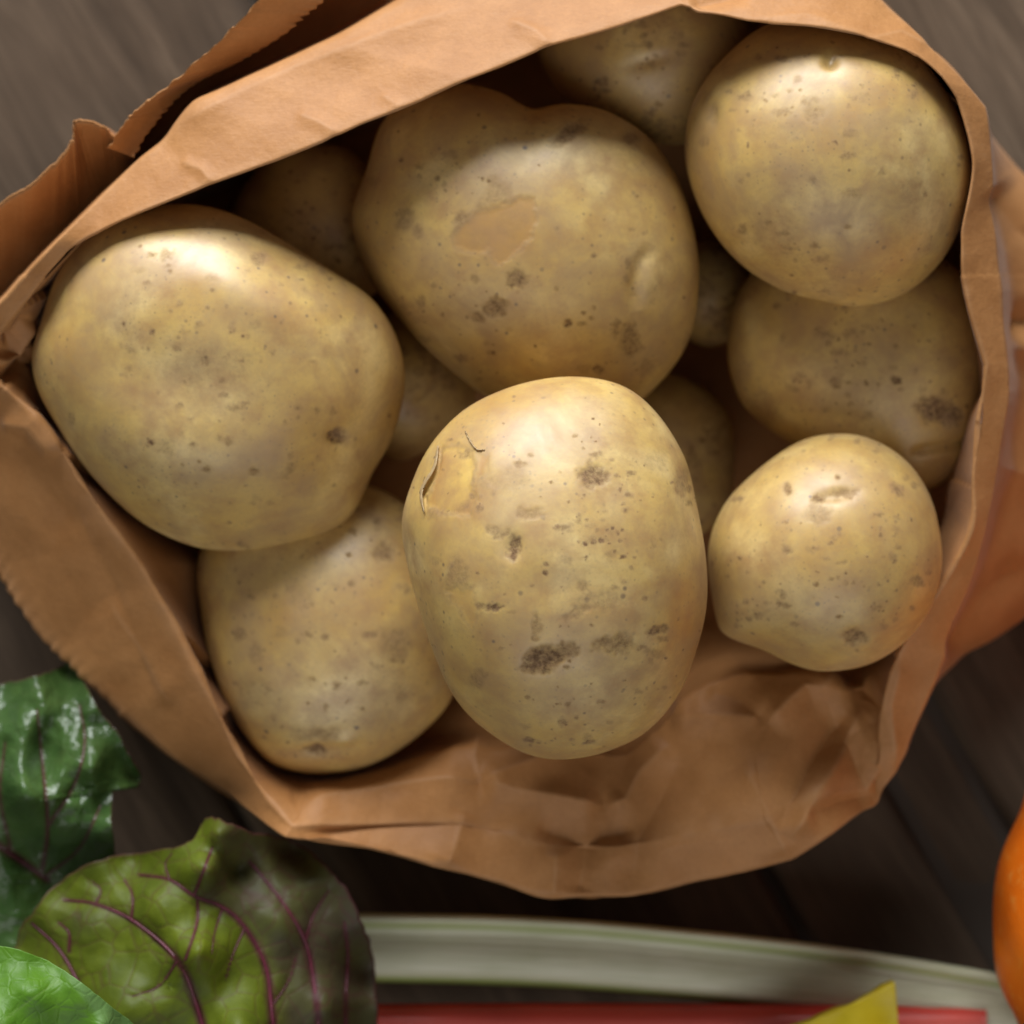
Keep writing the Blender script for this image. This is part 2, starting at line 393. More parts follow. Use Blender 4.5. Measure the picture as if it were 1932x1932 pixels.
# station: inner wall point, inner rim, outer rim, end of the turned-down cuff   (u, v, z in mm), corner flag
ST = [
 # left and top: band turned outwards, facing the window
 ((48, 665, 72), (-20, 650, 84), (-62, 628, 82), (-130, 640, 30), .6),
 ((66, 598, 78),  (18, 600, 92),  (-6, 578, 94),  (-70, 540, 30), 1),
 ((140, 462, 78), (128, 472, 100), (103, 462, 101), (40, 400, 34), 1),
 ((250, 385, 80), (250, 408, 104), (240, 322, 99), (232, 300, 60), 1),
 ((392, 318, 82), (400, 345, 107), (318, 254, 99),  (290, 215, 60), .6),
 ((510, 268, 82), (520, 301, 108), (366, 196, 99),  (350, 150, 60), .5),
 ((620, 215, 82), (640, 253, 109), (432, 166, 98),  (405, 100, 60), .9),
 ((740, 170, 82), (760, 207, 109), (520, 126, 97),  (472, 50, 60), 1),
 ((880, 100, 82), (900, 145, 110), (632, 74, 97),  (570, -5, 60), 1),
 ((1020, 40, 82), (1040, 87, 110), (748, 2, 96),  (690, -90, 60), .5),
 ((1150, 0, 82),  (1160, 50, 110), (920, -70, 95),  (895, -130, 45), 1),
 ((1285, -30, 82), (1285, 11, 110), (1200, -115, 94), (1200, -200, 40), .2),
 ((1420, 0, 86), (1410, 38, 112), (1400, -110, 97), (1420, -190, 40), 1),
 ((1540, 20, 86), (1540, 52, 113), (1550, -85, 98), (1580, -170, 40), 1),
 ((1650, 45, 86), (1645, 74, 112), (1655, -8, 100), (1640, -20, 40), 1),
 ((1760, 95, 86), (1738, 110, 110), (1752, 88, 104), (1735, 90, 40), 1),
 # right side
 ((1830, 170, 84), (1806, 186, 106), (1859, 202, 100), (1845, 225, 35), .3),
 ((1850, 300, 80), (1836, 310, 103), (1872, 330, 98), (1920, 318, 22), .7),
 ((1845, 440, 76), (1814, 446, 100), (1880, 450, 95), (2040, 440, 20), 1),
 ((1860, 560, 72), (1822, 556, 97), (1890, 580, 92), (2070, 575, 18), 1),
 ((1878, 690, 76), (1858, 690, 92), (1902, 736, 88), (2080, 735, 18), .3),
 ((1800, 885, 60), (1838, 880, 88), (1885, 872, 84), (2070, 880, 18), 1),
 ((1782, 1000, 56), (1830, 1008, 84), (1849, 1020, 80), (2020, 1060, 18), 1),
 ((1712, 1128, 52), (1746, 1150, 78), (1817, 1142, 75), (1940, 1160, 20), 1),
 ((1672, 1225, 56), (1692, 1240, 74), (1775, 1255, 70), (1800, 1250, 26), 1),
 ((1630, 1280, 58), (1662, 1340, 70), (1735, 1350, 66), (1725, 1340, 22), 1),
 ((1590, 1300, 60), (1664, 1440, 66), (1692, 1440, 63), (1680, 1430, 20), 1),
 ((1540, 1280, 60), (1632, 1490, 62), (1652, 1516, 60), (1640, 1500, 20), .2),
 # bottom, near side
 ((1480, 1270, 59), (1535, 1500, 70), (1572, 1570, 68), (1560, 1550, 20), 1),
 ((1400, 1265, 59), (1440, 1540, 69), (1490, 1621, 66), (1480, 1600, 18), .3),
 ((1310, 1300, 58), (1310, 1570, 67), (1340, 1658, 65), (1330, 1630, 18), 1),
 ((1180, 1410, 56), (1170, 1595, 66), (1192, 1691, 64), (1180, 1660, 18), .4),
 ((1050, 1420, 56), (1045, 1595, 65), (1045, 1692, 64), (1040, 1660, 18), .5),
 ((950, 1420, 56), (950, 1570, 65), (940, 1665, 65), (940, 1640, 18), 1),
 ((860, 1420, 56), (850, 1550, 66), (840, 1637, 67), (845, 1615, 18), .5),
 ((740, 1450, 54), (720, 1545, 67), (700, 1606, 69), (710, 1590, 18), 1),
 ((600, 1490, 56), (552, 1560, 73), (540, 1578, 74), (560, 1560, 18), .1),
 # lower left: cuff falling away to its cut edge
 ((530, 1450, 44), (484, 1474, 69), (428, 1500, 60), (450, 1490, 18), 1),
 ((440, 1330, 46), (408, 1334, 74), (300, 1412, 58), (330, 1400, 18), 1),
 ((382, 1200, 48), (332, 1182, 77), (190, 1312, 54), (220, 1300, 22), 1),
 ((372, 1060, 50), (262, 1062, 79), (104, 1226, 50), (112, 1224, 46), .6),
 ((262, 970, 52), (172, 934, 81), (18, 1112, 50), (26, 1110, 46), 1),
 ((130, 830, 54), (86, 802, 83), (-34, 1010, 50), (-28, 1010, 46), 1),
 ((82, 745, 66), (20, 742, 84), (-86, 890, 54), (-80, 890, 46), 1),
 ((54, 705, 70), (-24, 694, 85), (-100, 760, 66), (-110, 760, 40), 1),
]
# creases in the sheet: polyline in the picture, height (mm, + towards the viewer), half width (px)
CREASES = [
 ([(560, 1540), (640, 1512), (740, 1490), (850, 1478), (905, 1480)], 3.4, (50, 26)),
 ([(905, 1482), (960, 1456), (1010, 1436), (1060, 1400)], 2.4, (40, 24)),
 ([(905, 1482), (895, 1430), (905, 1390)], 1.6, (26, 20)),
 ([(905, 1480), (966, 1494), (1060, 1508), (1141, 1521)], 3.2, (40, 26)),
 ([(560, 1572), (700, 1556), (850, 1556), (980, 1566)], -2.6, (22, 30)),
 ([(1010, 1560), (1070, 1578), (1106, 1594), (1135, 1572), (1200, 1560)], -2.6, (24, 26)),
 ([(1106, 1594), (1100, 1650), (1090, 1690)], -1.6, (22, 22)), ([(1050, 1600), (1045, 1692)], 1.2, (24, 20)), ([(1141, 1521), (1181, 1506), (1206, 1456), (1260, 1400)], 2.2, (30, 26)),
 ([(1286, 1416), (1250, 1490), (1206, 1581), (1192, 1690)], -1.8, (30, 34)),
 ([(840, 1637), (862, 1585), (880, 1530)], 1.5, (26, 22)),
 ([(1261, 1356), (1351, 1351), (1416, 1353), (1446, 1366)], 2.4, (36, 24)), ([(1446, 1366), (1516, 1296), (1611, 1286)], 2.6, (34, 26)),
 ([(1330, 1300), (1400, 1330), (1446, 1366)], -1.4, (26, 26)),
 ([(1600, 1345), (1556, 1406), (1500, 1500), (1466, 1556)], -2.6, (18, 26)), ([(1630, 1330), (1590, 1410), (1530, 1510), (1490, 1580)], 2.2, (22, 34)),
 ([(1490, 1621), (1450, 1530), (1400, 1440)], 1.3, (46, 40)), ([(1520, 1540), (1580, 1516), (1640, 1500)], -1.4, (22, 24)),
 ([(1616, 1268), (1640, 1330), (1662, 1400), (1655, 1510)], -2.6, (12, 14)),
 ([(1700, 1240), (1680, 1330), (1685, 1440)], 1.0, (22, 22)),
 ([(1875, 350), (1932, 430), (2000, 480)], -2.0, 26),
 ([(1905, 600), (1960, 610)], -3.0, 22), ([(1905, 660), (1990, 640)], 2.6, 20), ([(1885, 880), (1960, 900)], 1.8, 34), ([(1780, 1240), (1860, 1120), (1940, 1060)], -2.2, 26),
 ([(110, 930), (180, 1050), (250, 1200), (300, 1330)], -1.6, 34), ([(200, 1130), (260, 1220), (330, 1330)], 1.2, 34),
 ([(0, 790), (60, 800), (110, 860)], 2.2, 16), ([(0, 830), (60, 900), (140, 1010)], -1.4, 26),
 ([(-20, 700), (20, 660), (60, 600)], 2.6, 9), ([(-10, 730), (40, 680), (70, 640)], -2.6, 9),
 ([(0, 640), (25, 630), (50, 590)], -2.4, 8),
 ([(1040, 87), (1010, 60), (960, 40)], 0.54, 12), ([(640, 253), (600, 230), (560, 215)], 0.45, 12),
 ([(760, 207), (720, 180)], 0.36, 9), ([(400, 345), (380, 320), (340, 305)], 0.36, 10),
 ([(300, 255), (430, 190), (560, 130), (740, 60), (900, 10)], 0.9, 26), ([(1300, 10), (1420, -20)], -1.4, 16),
 ([(1410, 38), (1520, 30), (1640, 74)], 0.36, 10), ([(1640, 74), (1700, 60), (1752, 88)], 0.32, 14),
]

def build_bag():
    root = empty('paper_bag', (0, 0, 0.0))
    tag(root, 'brown kraft paper bag with turned-down mouth holding all the potatoes', 'paper bag')
    k = len(ST); NS = 32
    tens = [s[4] for s in ST]
    rows = []
    A = np.array([s[0] for s in ST], float); RI = np.array([s[1] for s in ST], float); RO = np.array([s[2] for s in ST], float); EN = np.array([s[3] for s in ST], float)
    low = A.copy(); low[:, :2] = C0 + (A[:, :2] - C0) * 0.93; low[:, 2] = 22
    flo = A.copy(); flo[:, :2] = C0 + (A[:, :2] - C0) * 0.80; flo[:, 2] = 5
    flo2 = A.copy(); flo2[:, :2] = C0 + (A[:, :2] - C0) * 0.02; flo2[:, 2] = 4
    drop = RO.copy(); drop[:, :2] = RO[:, :2] * 0.92 + EN[:, :2] * 0.08; drop[:, 2] = RO[:, 2] * 0.35 + EN[:, 2] * 0.65 - np.where(EN[:, 2] == 60, 12, 0)
    ctrl = [flo2, flo, low, A, RI, RO, drop, EN]
    segs = [6, 8, 12, 60, 36, 12, 20]
    curves = [hermite(c, NS, True, tens) for c in ctrl]
    nc = len(curves[0])
    # little dents and kinks of the rim lines
    for ci, amp in ((4, 1.6), (5, 1.8)):
        i = np.arange(nc); kink = np.interp(np.arange(nc), np.arange(0, nc, 13), rng.uniform(-1, 1, len(np.arange(0, nc, 13))))
        d = curves[ci][:, :2] - C0; d /= np.linalg.norm(d, axis=1, keepdims=True)
        curves[ci][:, :2] += d * (kink * amp)[:, None]
        curves[ci][:, 2] += 0.3 * np.roll(kink, 5)
    # the cut edge shows at the lower left: pinking-shear teeth
    st_i = np.arange(nc) / NS
    ser = np.clip(1 - np.abs(st_i - 41.2) / 2.6, 0, 1) > 0
    ia = np.arange(nc) * 1.0; tooth = (np.abs(((ia / 3.2 + 0.5 * noise2(ia, ia * 0, 0.1, 61, 1)) % 2) - 1) * 2 - 1) * (0.6 + 0.5 * noise2(ia, ia * 0, 0.12, 62, 1))
    P = [curves[0][None]]
    lab = [np.zeros(1)]
    for si, n in enumerate(segs):
        t = np.linspace(0, 1, n + 1)[1:, None, None]
        P.append(curves[si][None] * (1 - t) + curves[si + 1][None] * t); lab.append(si + t[:, 0, 0])
    P = np.concatenate(P); lab = np.concatenate(lab)
    nr = len(P)
    # soften the fold lines a little
    for _ in range(2):
        Q = P.copy(); Q[1:-1] = 0.25 * P[:-2] + 0.5 * P[1:-1] + 0.25 * P[2:]; P = Q
    d = P[..., :2] - C0; d /= np.linalg.norm(d, axis=-1, keepdims=True)
    wt = np.clip((lab - 4.80) / 0.20, 0, 1) ** 2
    shift = ser * (tooth * 3.6 + 7 * noise2(np.arange(nc) * 1.0, np.zeros(nc), 0.06, 4))
    P[..., :2] += d * (wt[:, None] * shift[None])[..., None]
    u, v = P[..., 0].ravel(), P[..., 1].ravel(); z = P[..., 2].ravel() / 1000.0
    rowlab = np.repeat(lab, nc)
    V = wp(u, v, z)
    G = V.reshape(nr, nc, 3)
    du = np.roll(G, -1, 1) - np.roll(G, 1, 1); dv = np.gradient(G, axis=0)
    N = np.cross(du, dv); N /= np.linalg.norm(N, axis=-1, keepdims=True) + 1e-12
    N = N.reshape(-1, 3); N *= np.where((N[:, 2] < 0), -1, 1)[:, None]
    vis = np.clip((rowlab - 2.2) / 0.8, 0, 1)
    h = np.zeros(len(V)); wear = np.zeros(len(V))
    for pts, amp, w in CREASES:
        wa, wb = w if isinstance(w, tuple) else (w, w)
        dd, par, side = seg_dist(u, v, pts)
        m = np.clip(np.minimum(par, 1 - par) * 5 + 0.15, 0, 1); m = m * m * (3 - 2 * m)
        g = np.clip(1 - np.sqrt(dd * dd + 1.0) / (2.3 * np.where(side > 0, wa, wb)), 0, 1) ** 1.6 * m
        h += amp * 0.0012 * g
        if amp > 0: wear = np.maximum(wear, np.exp(-(dd / 3.0) ** 2) * m * 0.5)
    # crumple: faceted ridges
    n1 = facet(u, v, 165.0, 3); n2 = facet(u, v, 60.0, 5)
    calm = np.where(v < 520, 0.45, 1.0) * (1 - 0.65 * np.exp(-((rowlab - 4.6) / 0.75) ** 4)) * np.where(rowlab > 5.05, 0.35, 1.0)
    h += vis * calm * (0.0022 * n1 + 0.00018 * n2 + 0.0006 * noise2(u, v, 1 / 240.0, 8, 2))
    rimw = np.exp(-((rowlab - 4.0) / 0.10) ** 2) + np.exp(-((rowlab - 5.0) / 0.08) ** 2)
    wear = np.maximum(wear, 0.8 * rimw * (0.5 + 0.5 * noise2(u, v, 1 / 25.0, 12, 2)))
    V = V + N * h[:, None]
    o = mesh_obj('folded_mouth', V, grid_faces(nr, nc, True), PAPER, root, attrs={'wear': wear})
    sm = o.modifiers.new('thickness', 'SOLIDIFY'); sm.thickness = 0.0004; sm.offset = 0
    # standing outer wall below the cuff
    RO_s = hermite(RO, NS, True, tens)
    rowsW = []
    for tt in np.linspace(0, 1, 16):
        q = RO_s.copy(); q[:, 2] = RO_s[:, 2] * (1 - tt) * 0.9 + 2 * tt
        q[:, :2] = C0 + (RO_s[:, :2] - C0) * (0.965 - 0.03 * math.sin(tt * 3.0))
        rowsW.append(wp(q[:, 0], q[:, 1], q[:, 2] / 1000))
    Wl = np.array(rowsW); flat = Wl.reshape(-1, 3)
    flat[:, :2] += (0.0014 * noise3(flat, 60, 31))[:, None]
    wl = mesh_obj('outer_wall', flat, grid_faces(16, nc, True), PAPER, root, attrs={'wear': np.zeros(len(flat))})
    wl.modifiers.new('thickness', 'SOLIDIFY').thickness = 0.0004

    # cut edge flap outside the band, upper left: outer fold and toothed free edge
    def strip(name, outer, inner, zo, zi, teeth, nacross=26, nper=40, bulge=0.0, seed=1):
        a = hermite(np.array([(p[0], p[1], z) for p, z in zip(outer, zo)], float), nper, False)
        b = hermite(np.array([(p[0], p[1], z) for p, z in zip(inner, zi)], float), nper, False)
        n = len(a); idx = np.arange(n)
        if teeth:
            dv = b[:, :2] - a[:, :2]; dv /= np.linalg.norm(dv, axis=1, keepdims=True)
            ph = idx / teeth + 0.7 * noise2(idx * 1.0, idx * 0.0, 0.03, seed + 20, 1); tt = (np.abs((ph % 2) - 1) * 2 - 1) * (0.75 + 0.6 * noise2(idx * 1.0, idx * 0.0, 0.06, seed + 21, 1))
            sh = dv * (tt * 5.0 + 5 * noise2(idx * 1.0, idx * 0.0, 0.05, seed))[:, None]
        a[:, :2] += np.stack([4.0 * noise2(idx * 1.0, idx * 0.0, 0.11, seed + 31), 4.0 * noise2(idx * 1.0, idx * 0.0, 0.11, seed + 32)], -1)
        t = np.linspace(0, 1, nacross)[:, None, None]
        Q = a[None] * (1 - t) + b[None] * t
        if teeth: Q[..., :2] += sh[None] * np.clip((t - 0.75) / 0.25, 0, 1)
        Q[..., 2] += bulge * np.sin(np.pi * t[..., 0])
        sk = np.repeat(Q[:1], 12, 0); k_ = np.linspace(1, 0.06, 12)[:, None]  # unseen skirt under the outer fold, added to block light from the valley
        sk[..., 2] = sk[..., 2] * (1 - k_) + 24 * k_; sk[..., :2] += (C0 - sk[..., :2]) * 0.025 * k_[..., None]
        Q = np.concatenate([sk, Q]); nacross += 12
        uu, vv, zz = Q[..., 0].ravel(), Q[..., 1].ravel(), Q[..., 2].ravel() / 1000
        zz = zz + 0.0016 * facet(uu, vv, 80.0, seed + 3) + 0.0003 * noise2(uu, vv, 1 / 40.0, seed + 5, 2)
        ob = mesh_obj(name, wp(uu, vv, zz), grid_faces(nacross, n), PAPER, root, attrs={'wear': np.zeros(len(uu))})
        ob.modifiers.new('thickness', 'SOLIDIFY').thickness = 0.0004
        return ob
    strip('toothed_flap',
          [(780, -230), (600, -100), (492, -5), (430, 60), (350, 135), (282, 190), (236, 230), (205, 280)],
          [(800, -160), (690, -75), (606, 4), (540, 62), (448, 118), (360, 164), (302, 222), (250, 296)],
          [96, 97, 98, 97, 96, 94, 92, 90], [89, 89, 89, 88, 87, 86, 86, 88], 4.0, bulge=-1.0)
    f2 = strip('torn_flap',
          [(-120, 460), (-40, 412), (0, 388), (70, 338), (118, 290), (136, 262), (142, 228), (186, 236), (216, 258), (250, 270)],
          [(-90, 640), (-30, 595), (10, 570), (70, 505), (120, 455), (150, 420), (185, 382), (205, 360), (225, 335), (250, 310)],
          [84, 85, 86, 87, 88, 89, 90, 88, 84, 82], [58, 60, 62, 64, 64, 64, 64, 64, 66, 66], 0, bulge=-3.0, seed=9)
    return root
build_bag()

# ------------------------------------------------------------------ potatoes
def ico(sub):
    import bmesh
    bm = bmesh.new(); bmesh.ops.create_icosphere(bm, subdivisions=sub, radius=1.0)
    bm.verts.ensure_lookup_table()
    V = np.array([v.co[:] for v in bm.verts]); F = np.array([[v.index for v in f.verts] for f in bm.faces]); bm.free()
    return V, F
ICO = {7: ico(7)}
def ico_fine():
    # one more split of the level-7 sphere, done in numpy
    V, F = ICO[7]
    E = np.sort(np.concatenate([F[:, [0, 1]], F[:, [1, 2]], F[:, [2, 0]]]), axis=1)
    U, inv = np.unique(E, axis=0, return_inverse=True); inv = inv.reshape(-1)
    M = V[U[:, 0]] + V[U[:, 1]]; M /= np.linalg.norm(M, axis=1, keepdims=True)
    n = len(F); a, b, c = (inv[:n] + len(V), inv[n:2*n] + len(V), inv[2*n:] + len(V))
    F2 = np.concatenate([np.stack([F[:, 0], a, c], -1), np.stack([a, F[:, 1], b], -1), np.stack([c, b, F[:, 2]], -1), np.stack([a, b, c], -1)])
    return np.concatenate([V, M]), F2
ICO[8] = ico_fine()
CAM = np.array([0, 0, H])

def potato(outline, centre, z, c_top, c_bot, label, seed, spots=(), dents=(), peels=(), sub=7, lump=0.0004, skew=(0, 0), box=1.0, warm=0.5, dull=0.25, grooves=(), stains=(), orange=(), freckles=130):
    D, F = ICO[sub]
    C = wp(centre[0], centre[1], z)
    n = (CAM - C) / np.linalg.norm(CAM - C)
    ex = np.array([1.0, 0, 0]); ex -= ex @ n * n; ex /= np.linalg.norm(ex); ey = np.cross(n, ex)
    s = W0 / PX * (H - z) / H
    pts = hermite(np.array(outline, float), 24, True)
    dx = (pts[:, 0] - centre[0]) * s; dy = (centre[1] - pts[:, 1]) * s
    th = np.arctan2(dy, dx); r = np.hypot(dx, dy); o_ = np.argsort(th); th, r = th[o_], r[o_]
    tg = np.linspace(-np.pi, np.pi, 721)[:-1]
    rg = np.interp(tg, th, r, period=2 * np.pi)
    f = np.fft.rfft(rg); kf = np.arange(len(f)); rs = np.fft.irfft(f * np.exp(-(kf / 2.2) ** 2), len(rg)); rg = np.fft.irfft(f * np.exp(-(kf / 30.0) ** 4), len(rg))
    T = np.arctan2(D[:, 1], D[:, 0]); cz = D[:, 2]; cr = np.sqrt(np.maximum(0, 1 - cz * cz))
    re = np.interp(T, tg, rg, period=2 * np.pi); rsm = np.interp(T, tg, rs, period=2 * np.pi)
    w = np.clip(cz * cz * 1.4, 0, 1); rr = re * (1 - w) + rsm * w
    crb = cr ** box
    zz = np.where(cz > 0, cz * c_top, cz * c_bot)
    X = rr * crb * np.cos(T) + skew[0] * np.maximum(0, cz) * cr ** 2; Y = rr * crb * np.sin(T) + skew[1] * np.maximum(0, cz) * cr ** 2
    P = C + X[:, None] * ex + Y[:, None] * ey + zz[:, None] * n
    Nn = (np.cos(T) * cr / np.maximum(rr, .01))[:, None] * ex + (np.sin(T) * cr / np.maximum(rr, .01))[:, None] * ey + (cz / np.where(cz > 0, c_top, c_bot))[:, None] * n
    Nn /= np.linalg.norm(Nn, axis=1, keepdims=True)
    inner = np.clip(cz * 3, 0, 1)     # keep the outline where the photograph has it
    disp = lump * (0.35 + 0.65 * np.where(cz > 0, inner, 1)) * (fbm(P, 34, seed, 2, 0.35) * 2.0 + 0.10 * noise3(P, 120, seed + 5)) + 0.000012 * noise3(P, 420, seed + 9)
    u, v = to_px(P)
    fu = u + 9 * noise2(u, v, 1 / 16.0, seed, 2) + 4 * noise2(u, v, 1 / 6.0, seed + 3, 1)
    fv = v + 9 * noise2(u + 91, v, 1 / 16.0, seed + 1, 2) + 4 * noise2(u + 50, v, 1 / 6.0, seed + 4, 1)
    front = np.clip(cz * 12, 0, 1)
    spot = np.zeros(len(P)); peel = np.zeros(len(P)); rim = np.zeros(len(P))
    for sp in spots:
        su, sv, ru, rv, rot, a = sp
        k = min(1.0, max(ru, rv) / 22.0)
        qu, qv = u + (fu - u) * k, v + (fv - v) * k
        c_, s_ = math.cos(R(rot)), math.sin(R(rot))
        a1 = ((qu - su) * c_ - (qv - sv) * s_) / ru; a2 = ((qu - su) * s_ + (qv - sv) * c_) / rv
        d = np.sqrt(a1 * a1 + a2 * a2)
        m = np.clip((1.35 - d) / 0.8, 0, 1); m = m * m * (3 - 2 * m)
        spot = np.maximum(spot, m * a * front)
        disp -= front * m * a * 0.00022 * min(1.5, max(ru, rv) / 20.0)
    for (su, sv, ru, rv, rot, dep) in dents:
        c_, s_ = math.cos(R(rot)), math.sin(R(rot))
        a1 = ((u - su) * c_ - (v - sv) * s_) / ru; a2 = ((u - su) * s_ + (v - sv) * c_) / rv
        disp -= front * dep * 0.001 * np.exp(-(a1 * a1 + a2 * a2))
    for (gp, gw, dep) in grooves:
        dd, par, _ = seg_dist(u, v, gp)
        disp -= front * dep * 0.001 * np.exp(-(dd / gw) ** 2) * np.clip(np.minimum(par, 1 - par) * 5, 0, 1)
    for (poly, dep, am) in peels:
        m = poly_mask(u + (fu - u) * 0.6, v + (fv - v) * 0.6, poly, 6.5) * front
        peel = np.maximum(peel, m * am); disp -= m * dep * 0.001
        e = np.exp(-((m - 0.42) / 0.22) ** 2) * (m > 0.02); rim = np.maximum(rim, e * am * 0.4)
    org = np.zeros(len(P))
    for poly, am in stains: spot = np.maximum(spot, am * front * poly_mask(u + (fu - u) * 0.35, v + (fv - v) * 0.35, poly, 6.0))
    for poly, am in orange: org = np.maximum(org, am * front * poly_mask(u, v, poly, 9.0))
    fr = random.Random(seed * 5 + 1); cl = [(fr.uniform(-.8, .8), fr.uniform(-.8, .8)) for _ in range(7)]
    w_ = (u.max() - u.min()) / 2; h_ = (v.max() - v.min()) / 2; uc, vc = (u.max() + u.min()) / 2, (v.max() + v.min()) / 2
    for q in range(freckles):
        if fr.random() < 0.65: a_, b_ = fr.choice(cl); a_ += fr.gauss(0, .14); b_ += fr.gauss(0, .14)
        else: a_, b_ = fr.uniform(-1, 1), fr.uniform(-1, 1)
        rd = 1.6 + 7.5 * fr.random() ** 3.0; el_ = fr.uniform(0.8, 2.2) if rd > 4 else 1.2; am = fr.uniform(0.22, 0.60) if rd > 4 else fr.uniform(0.35, 0.9)
        su, sv = uc + a_ * w_, vc + b_ * h_
        near = (np.abs(u - su) < 40) & (np.abs(v - sv) < 40) & (cz > 0)
        if not near.any(): continue
        k_ = min(1, rd / 10)
        d = np.hypot((u[near] + (fu[near] - u[near]) * k_ - su) / (rd * el_), (v[near] + (fv[near] - v[near]) * k_ - sv) / rd)
        m = np.clip((1.4 - d) / 0.9, 0, 1)
        spot[near] = np.maximum(spot[near], m * m * (3 - 2 * m) * am * front[near])
    # random freckles on the sides the photograph does not show
    for _ in range(22):
        i = rng.integers(len(P))
        if D[i, 2] > 0.1: continue
        rad = rng.uniform(0.0006, 0.0028); d = np.linalg.norm(P - P[i], axis=1)
        spot = np.maximum(spot, np.clip(1.3 - d / rad, 0, 1) * rng.uniform(0.3, 0.8))
    P = P + Nn * disp[:, None]
    ob = mesh_obj('potato', P, F, mat_potato(seed, warm, dull), None, attrs={'spot': spot, 'peel': peel, 'rim': rim, 'orange': org})
    base = (C[0], C[1], float(P[:, 2].min()))
    set_base(ob, base)
    tag(ob, label, 'potato', 'potatoes in the paper bag')
    return ob, P, Nn, (u, v, cz)

A_out = [(1105, 717), (1180, 735), (1240, 785), (1290, 865), (1312, 950), (1330, 1050), (1333, 1140), (1316, 1220), (1280, 1310), (1222, 1375), (1150, 1412), (1060, 1429), (985, 1418), (910, 1370), (855, 1310), (815, 1225), (785, 1130), (766, 1050), (758, 985), (775, 920), (810, 850), (870, 785), (940, 745), (1020, 722)]
B_out = [(300, 396), (390, 400), (470, 428), (560, 482), (640, 530), (700, 572), (742, 630), (763, 700), (758, 770), (736, 840), (705, 890), (682, 940), (655, 985), (600, 1020), (520, 1038), (420, 1039), (340, 1020), (250, 970), (170, 890), (110, 800), (76, 730), (68, 670), (84, 610), (105, 540), (150, 470), (220, 415)]
C_out = [(850, 167), (910, 174), (962, 193), (1000, 212), (1060, 206), (1140, 217), (1220, 265), (1275, 340), (1305, 430), (1318, 510), (1312, 600), (1292, 660), (1252, 715), (1200, 762), (1130, 795), (1040, 795), (935, 757), (870, 712), (800, 652), (740, 582), (700, 530), (672, 460), (664, 400), (690, 330), (720, 240), (770, 192)]
D_out = [(1480, 42), (1560, 45), (1640, 65), (1720, 106), (1780, 180), (1815, 260), (1826, 330), (1815, 400), (1785, 475), (1740, 530), (1690, 562), (1620, 578), (1560, 568), (1480, 545), (1400, 495), (1340, 425), (1305, 350), (1292, 280), (1300, 210), (1330, 150), (1380, 95), (1430, 57)]
E_out = [(1600, 455), (1700, 462), (1790, 500), (1832, 570), (1856, 680), (1850, 780), (1826, 860), (1764, 915), (1690, 925), (1600, 890), (1500, 840), (1440, 800), (1395, 750), (1373, 660), (1390, 560), (1440, 490), (1520, 462)]
F_out = [(1590, 817), (1650, 830), (1710, 870), (1750, 930), (1770, 1000), (1774, 1070), (1756, 1140), (1710, 1205), (1640, 1251), (1560, 1266), (1500, 1255), (1440, 1227), (1385, 1207), (1358, 1186), (1345, 1130), (1338, 1050), (1350, 990), (1385, 930), (1450, 870), (1520, 828)]
G_out = [(375, 1060), (380, 1150), (400, 1250), (440, 1350), (500, 1428), (560, 1455), (620, 1459), (690, 1446), (760, 1410), (830, 1350), (862, 1290), (872, 1200), (855, 1100), (815, 1010), (760, 950), (690, 915), (600, 905), (490, 930), (410, 985)]
H_out = [(1110, 0), (1200, -35), (1320, -35), (1410, 20), (1432, 120), (1385, 220), (1305, 268), (1230, 268), (1150, 242), (1085, 205), (1040, 155), (1016, 90), (1045, 35)]
def ell(cu, cv, ru, rv, rot=0, n=16, wob=0.05, seed=0):
    r_ = random.Random(seed); out = []
    for i in range(n):
        a = 2 * math.pi * i / n; k = 1 + r_.uniform(-wob, wob)
        x, y = ru * k * math.cos(a), rv * k * math.sin(a); c_, s_ = math.cos(R(rot)), math.sin(R(rot))
        out.append((cu + x * c_ - y * s_, cv + x * s_ + y * c_))
    return out

# lower layer, mostly hidden
potato(ell(600, 425, 165, 150, 20, seed=1), (600, 425), 0.038, .022, .022, 'shaded potato in the dark gap behind the large left potato, under the top paper band', 21, dull=.1)
potato(ell(760, 725, 130, 140, 0, seed=2), (760, 725), 0.025, .019, .019, 'half-hidden potato deep in the gap between the left potato and the heart-shaped one', 22,
       grooves=[([(780, 760), (810, 730), (835, 690)], 5, .6)], dull=.1)
potato(ell(1335, 555, 95, 98, 0, seed=3), (1335, 555), 0.022, .016, .016, 'small dark potato deep between the heart-shaped potato and the round one at upper right', 23, dull=.1)
potato(ell(1255, 865, 135, 170, -12, seed=4), (1255, 865), 0.024, .018, .018, 'dark potato at the bottom of the bag behind the front upright potato, right side', 24, dull=.1)
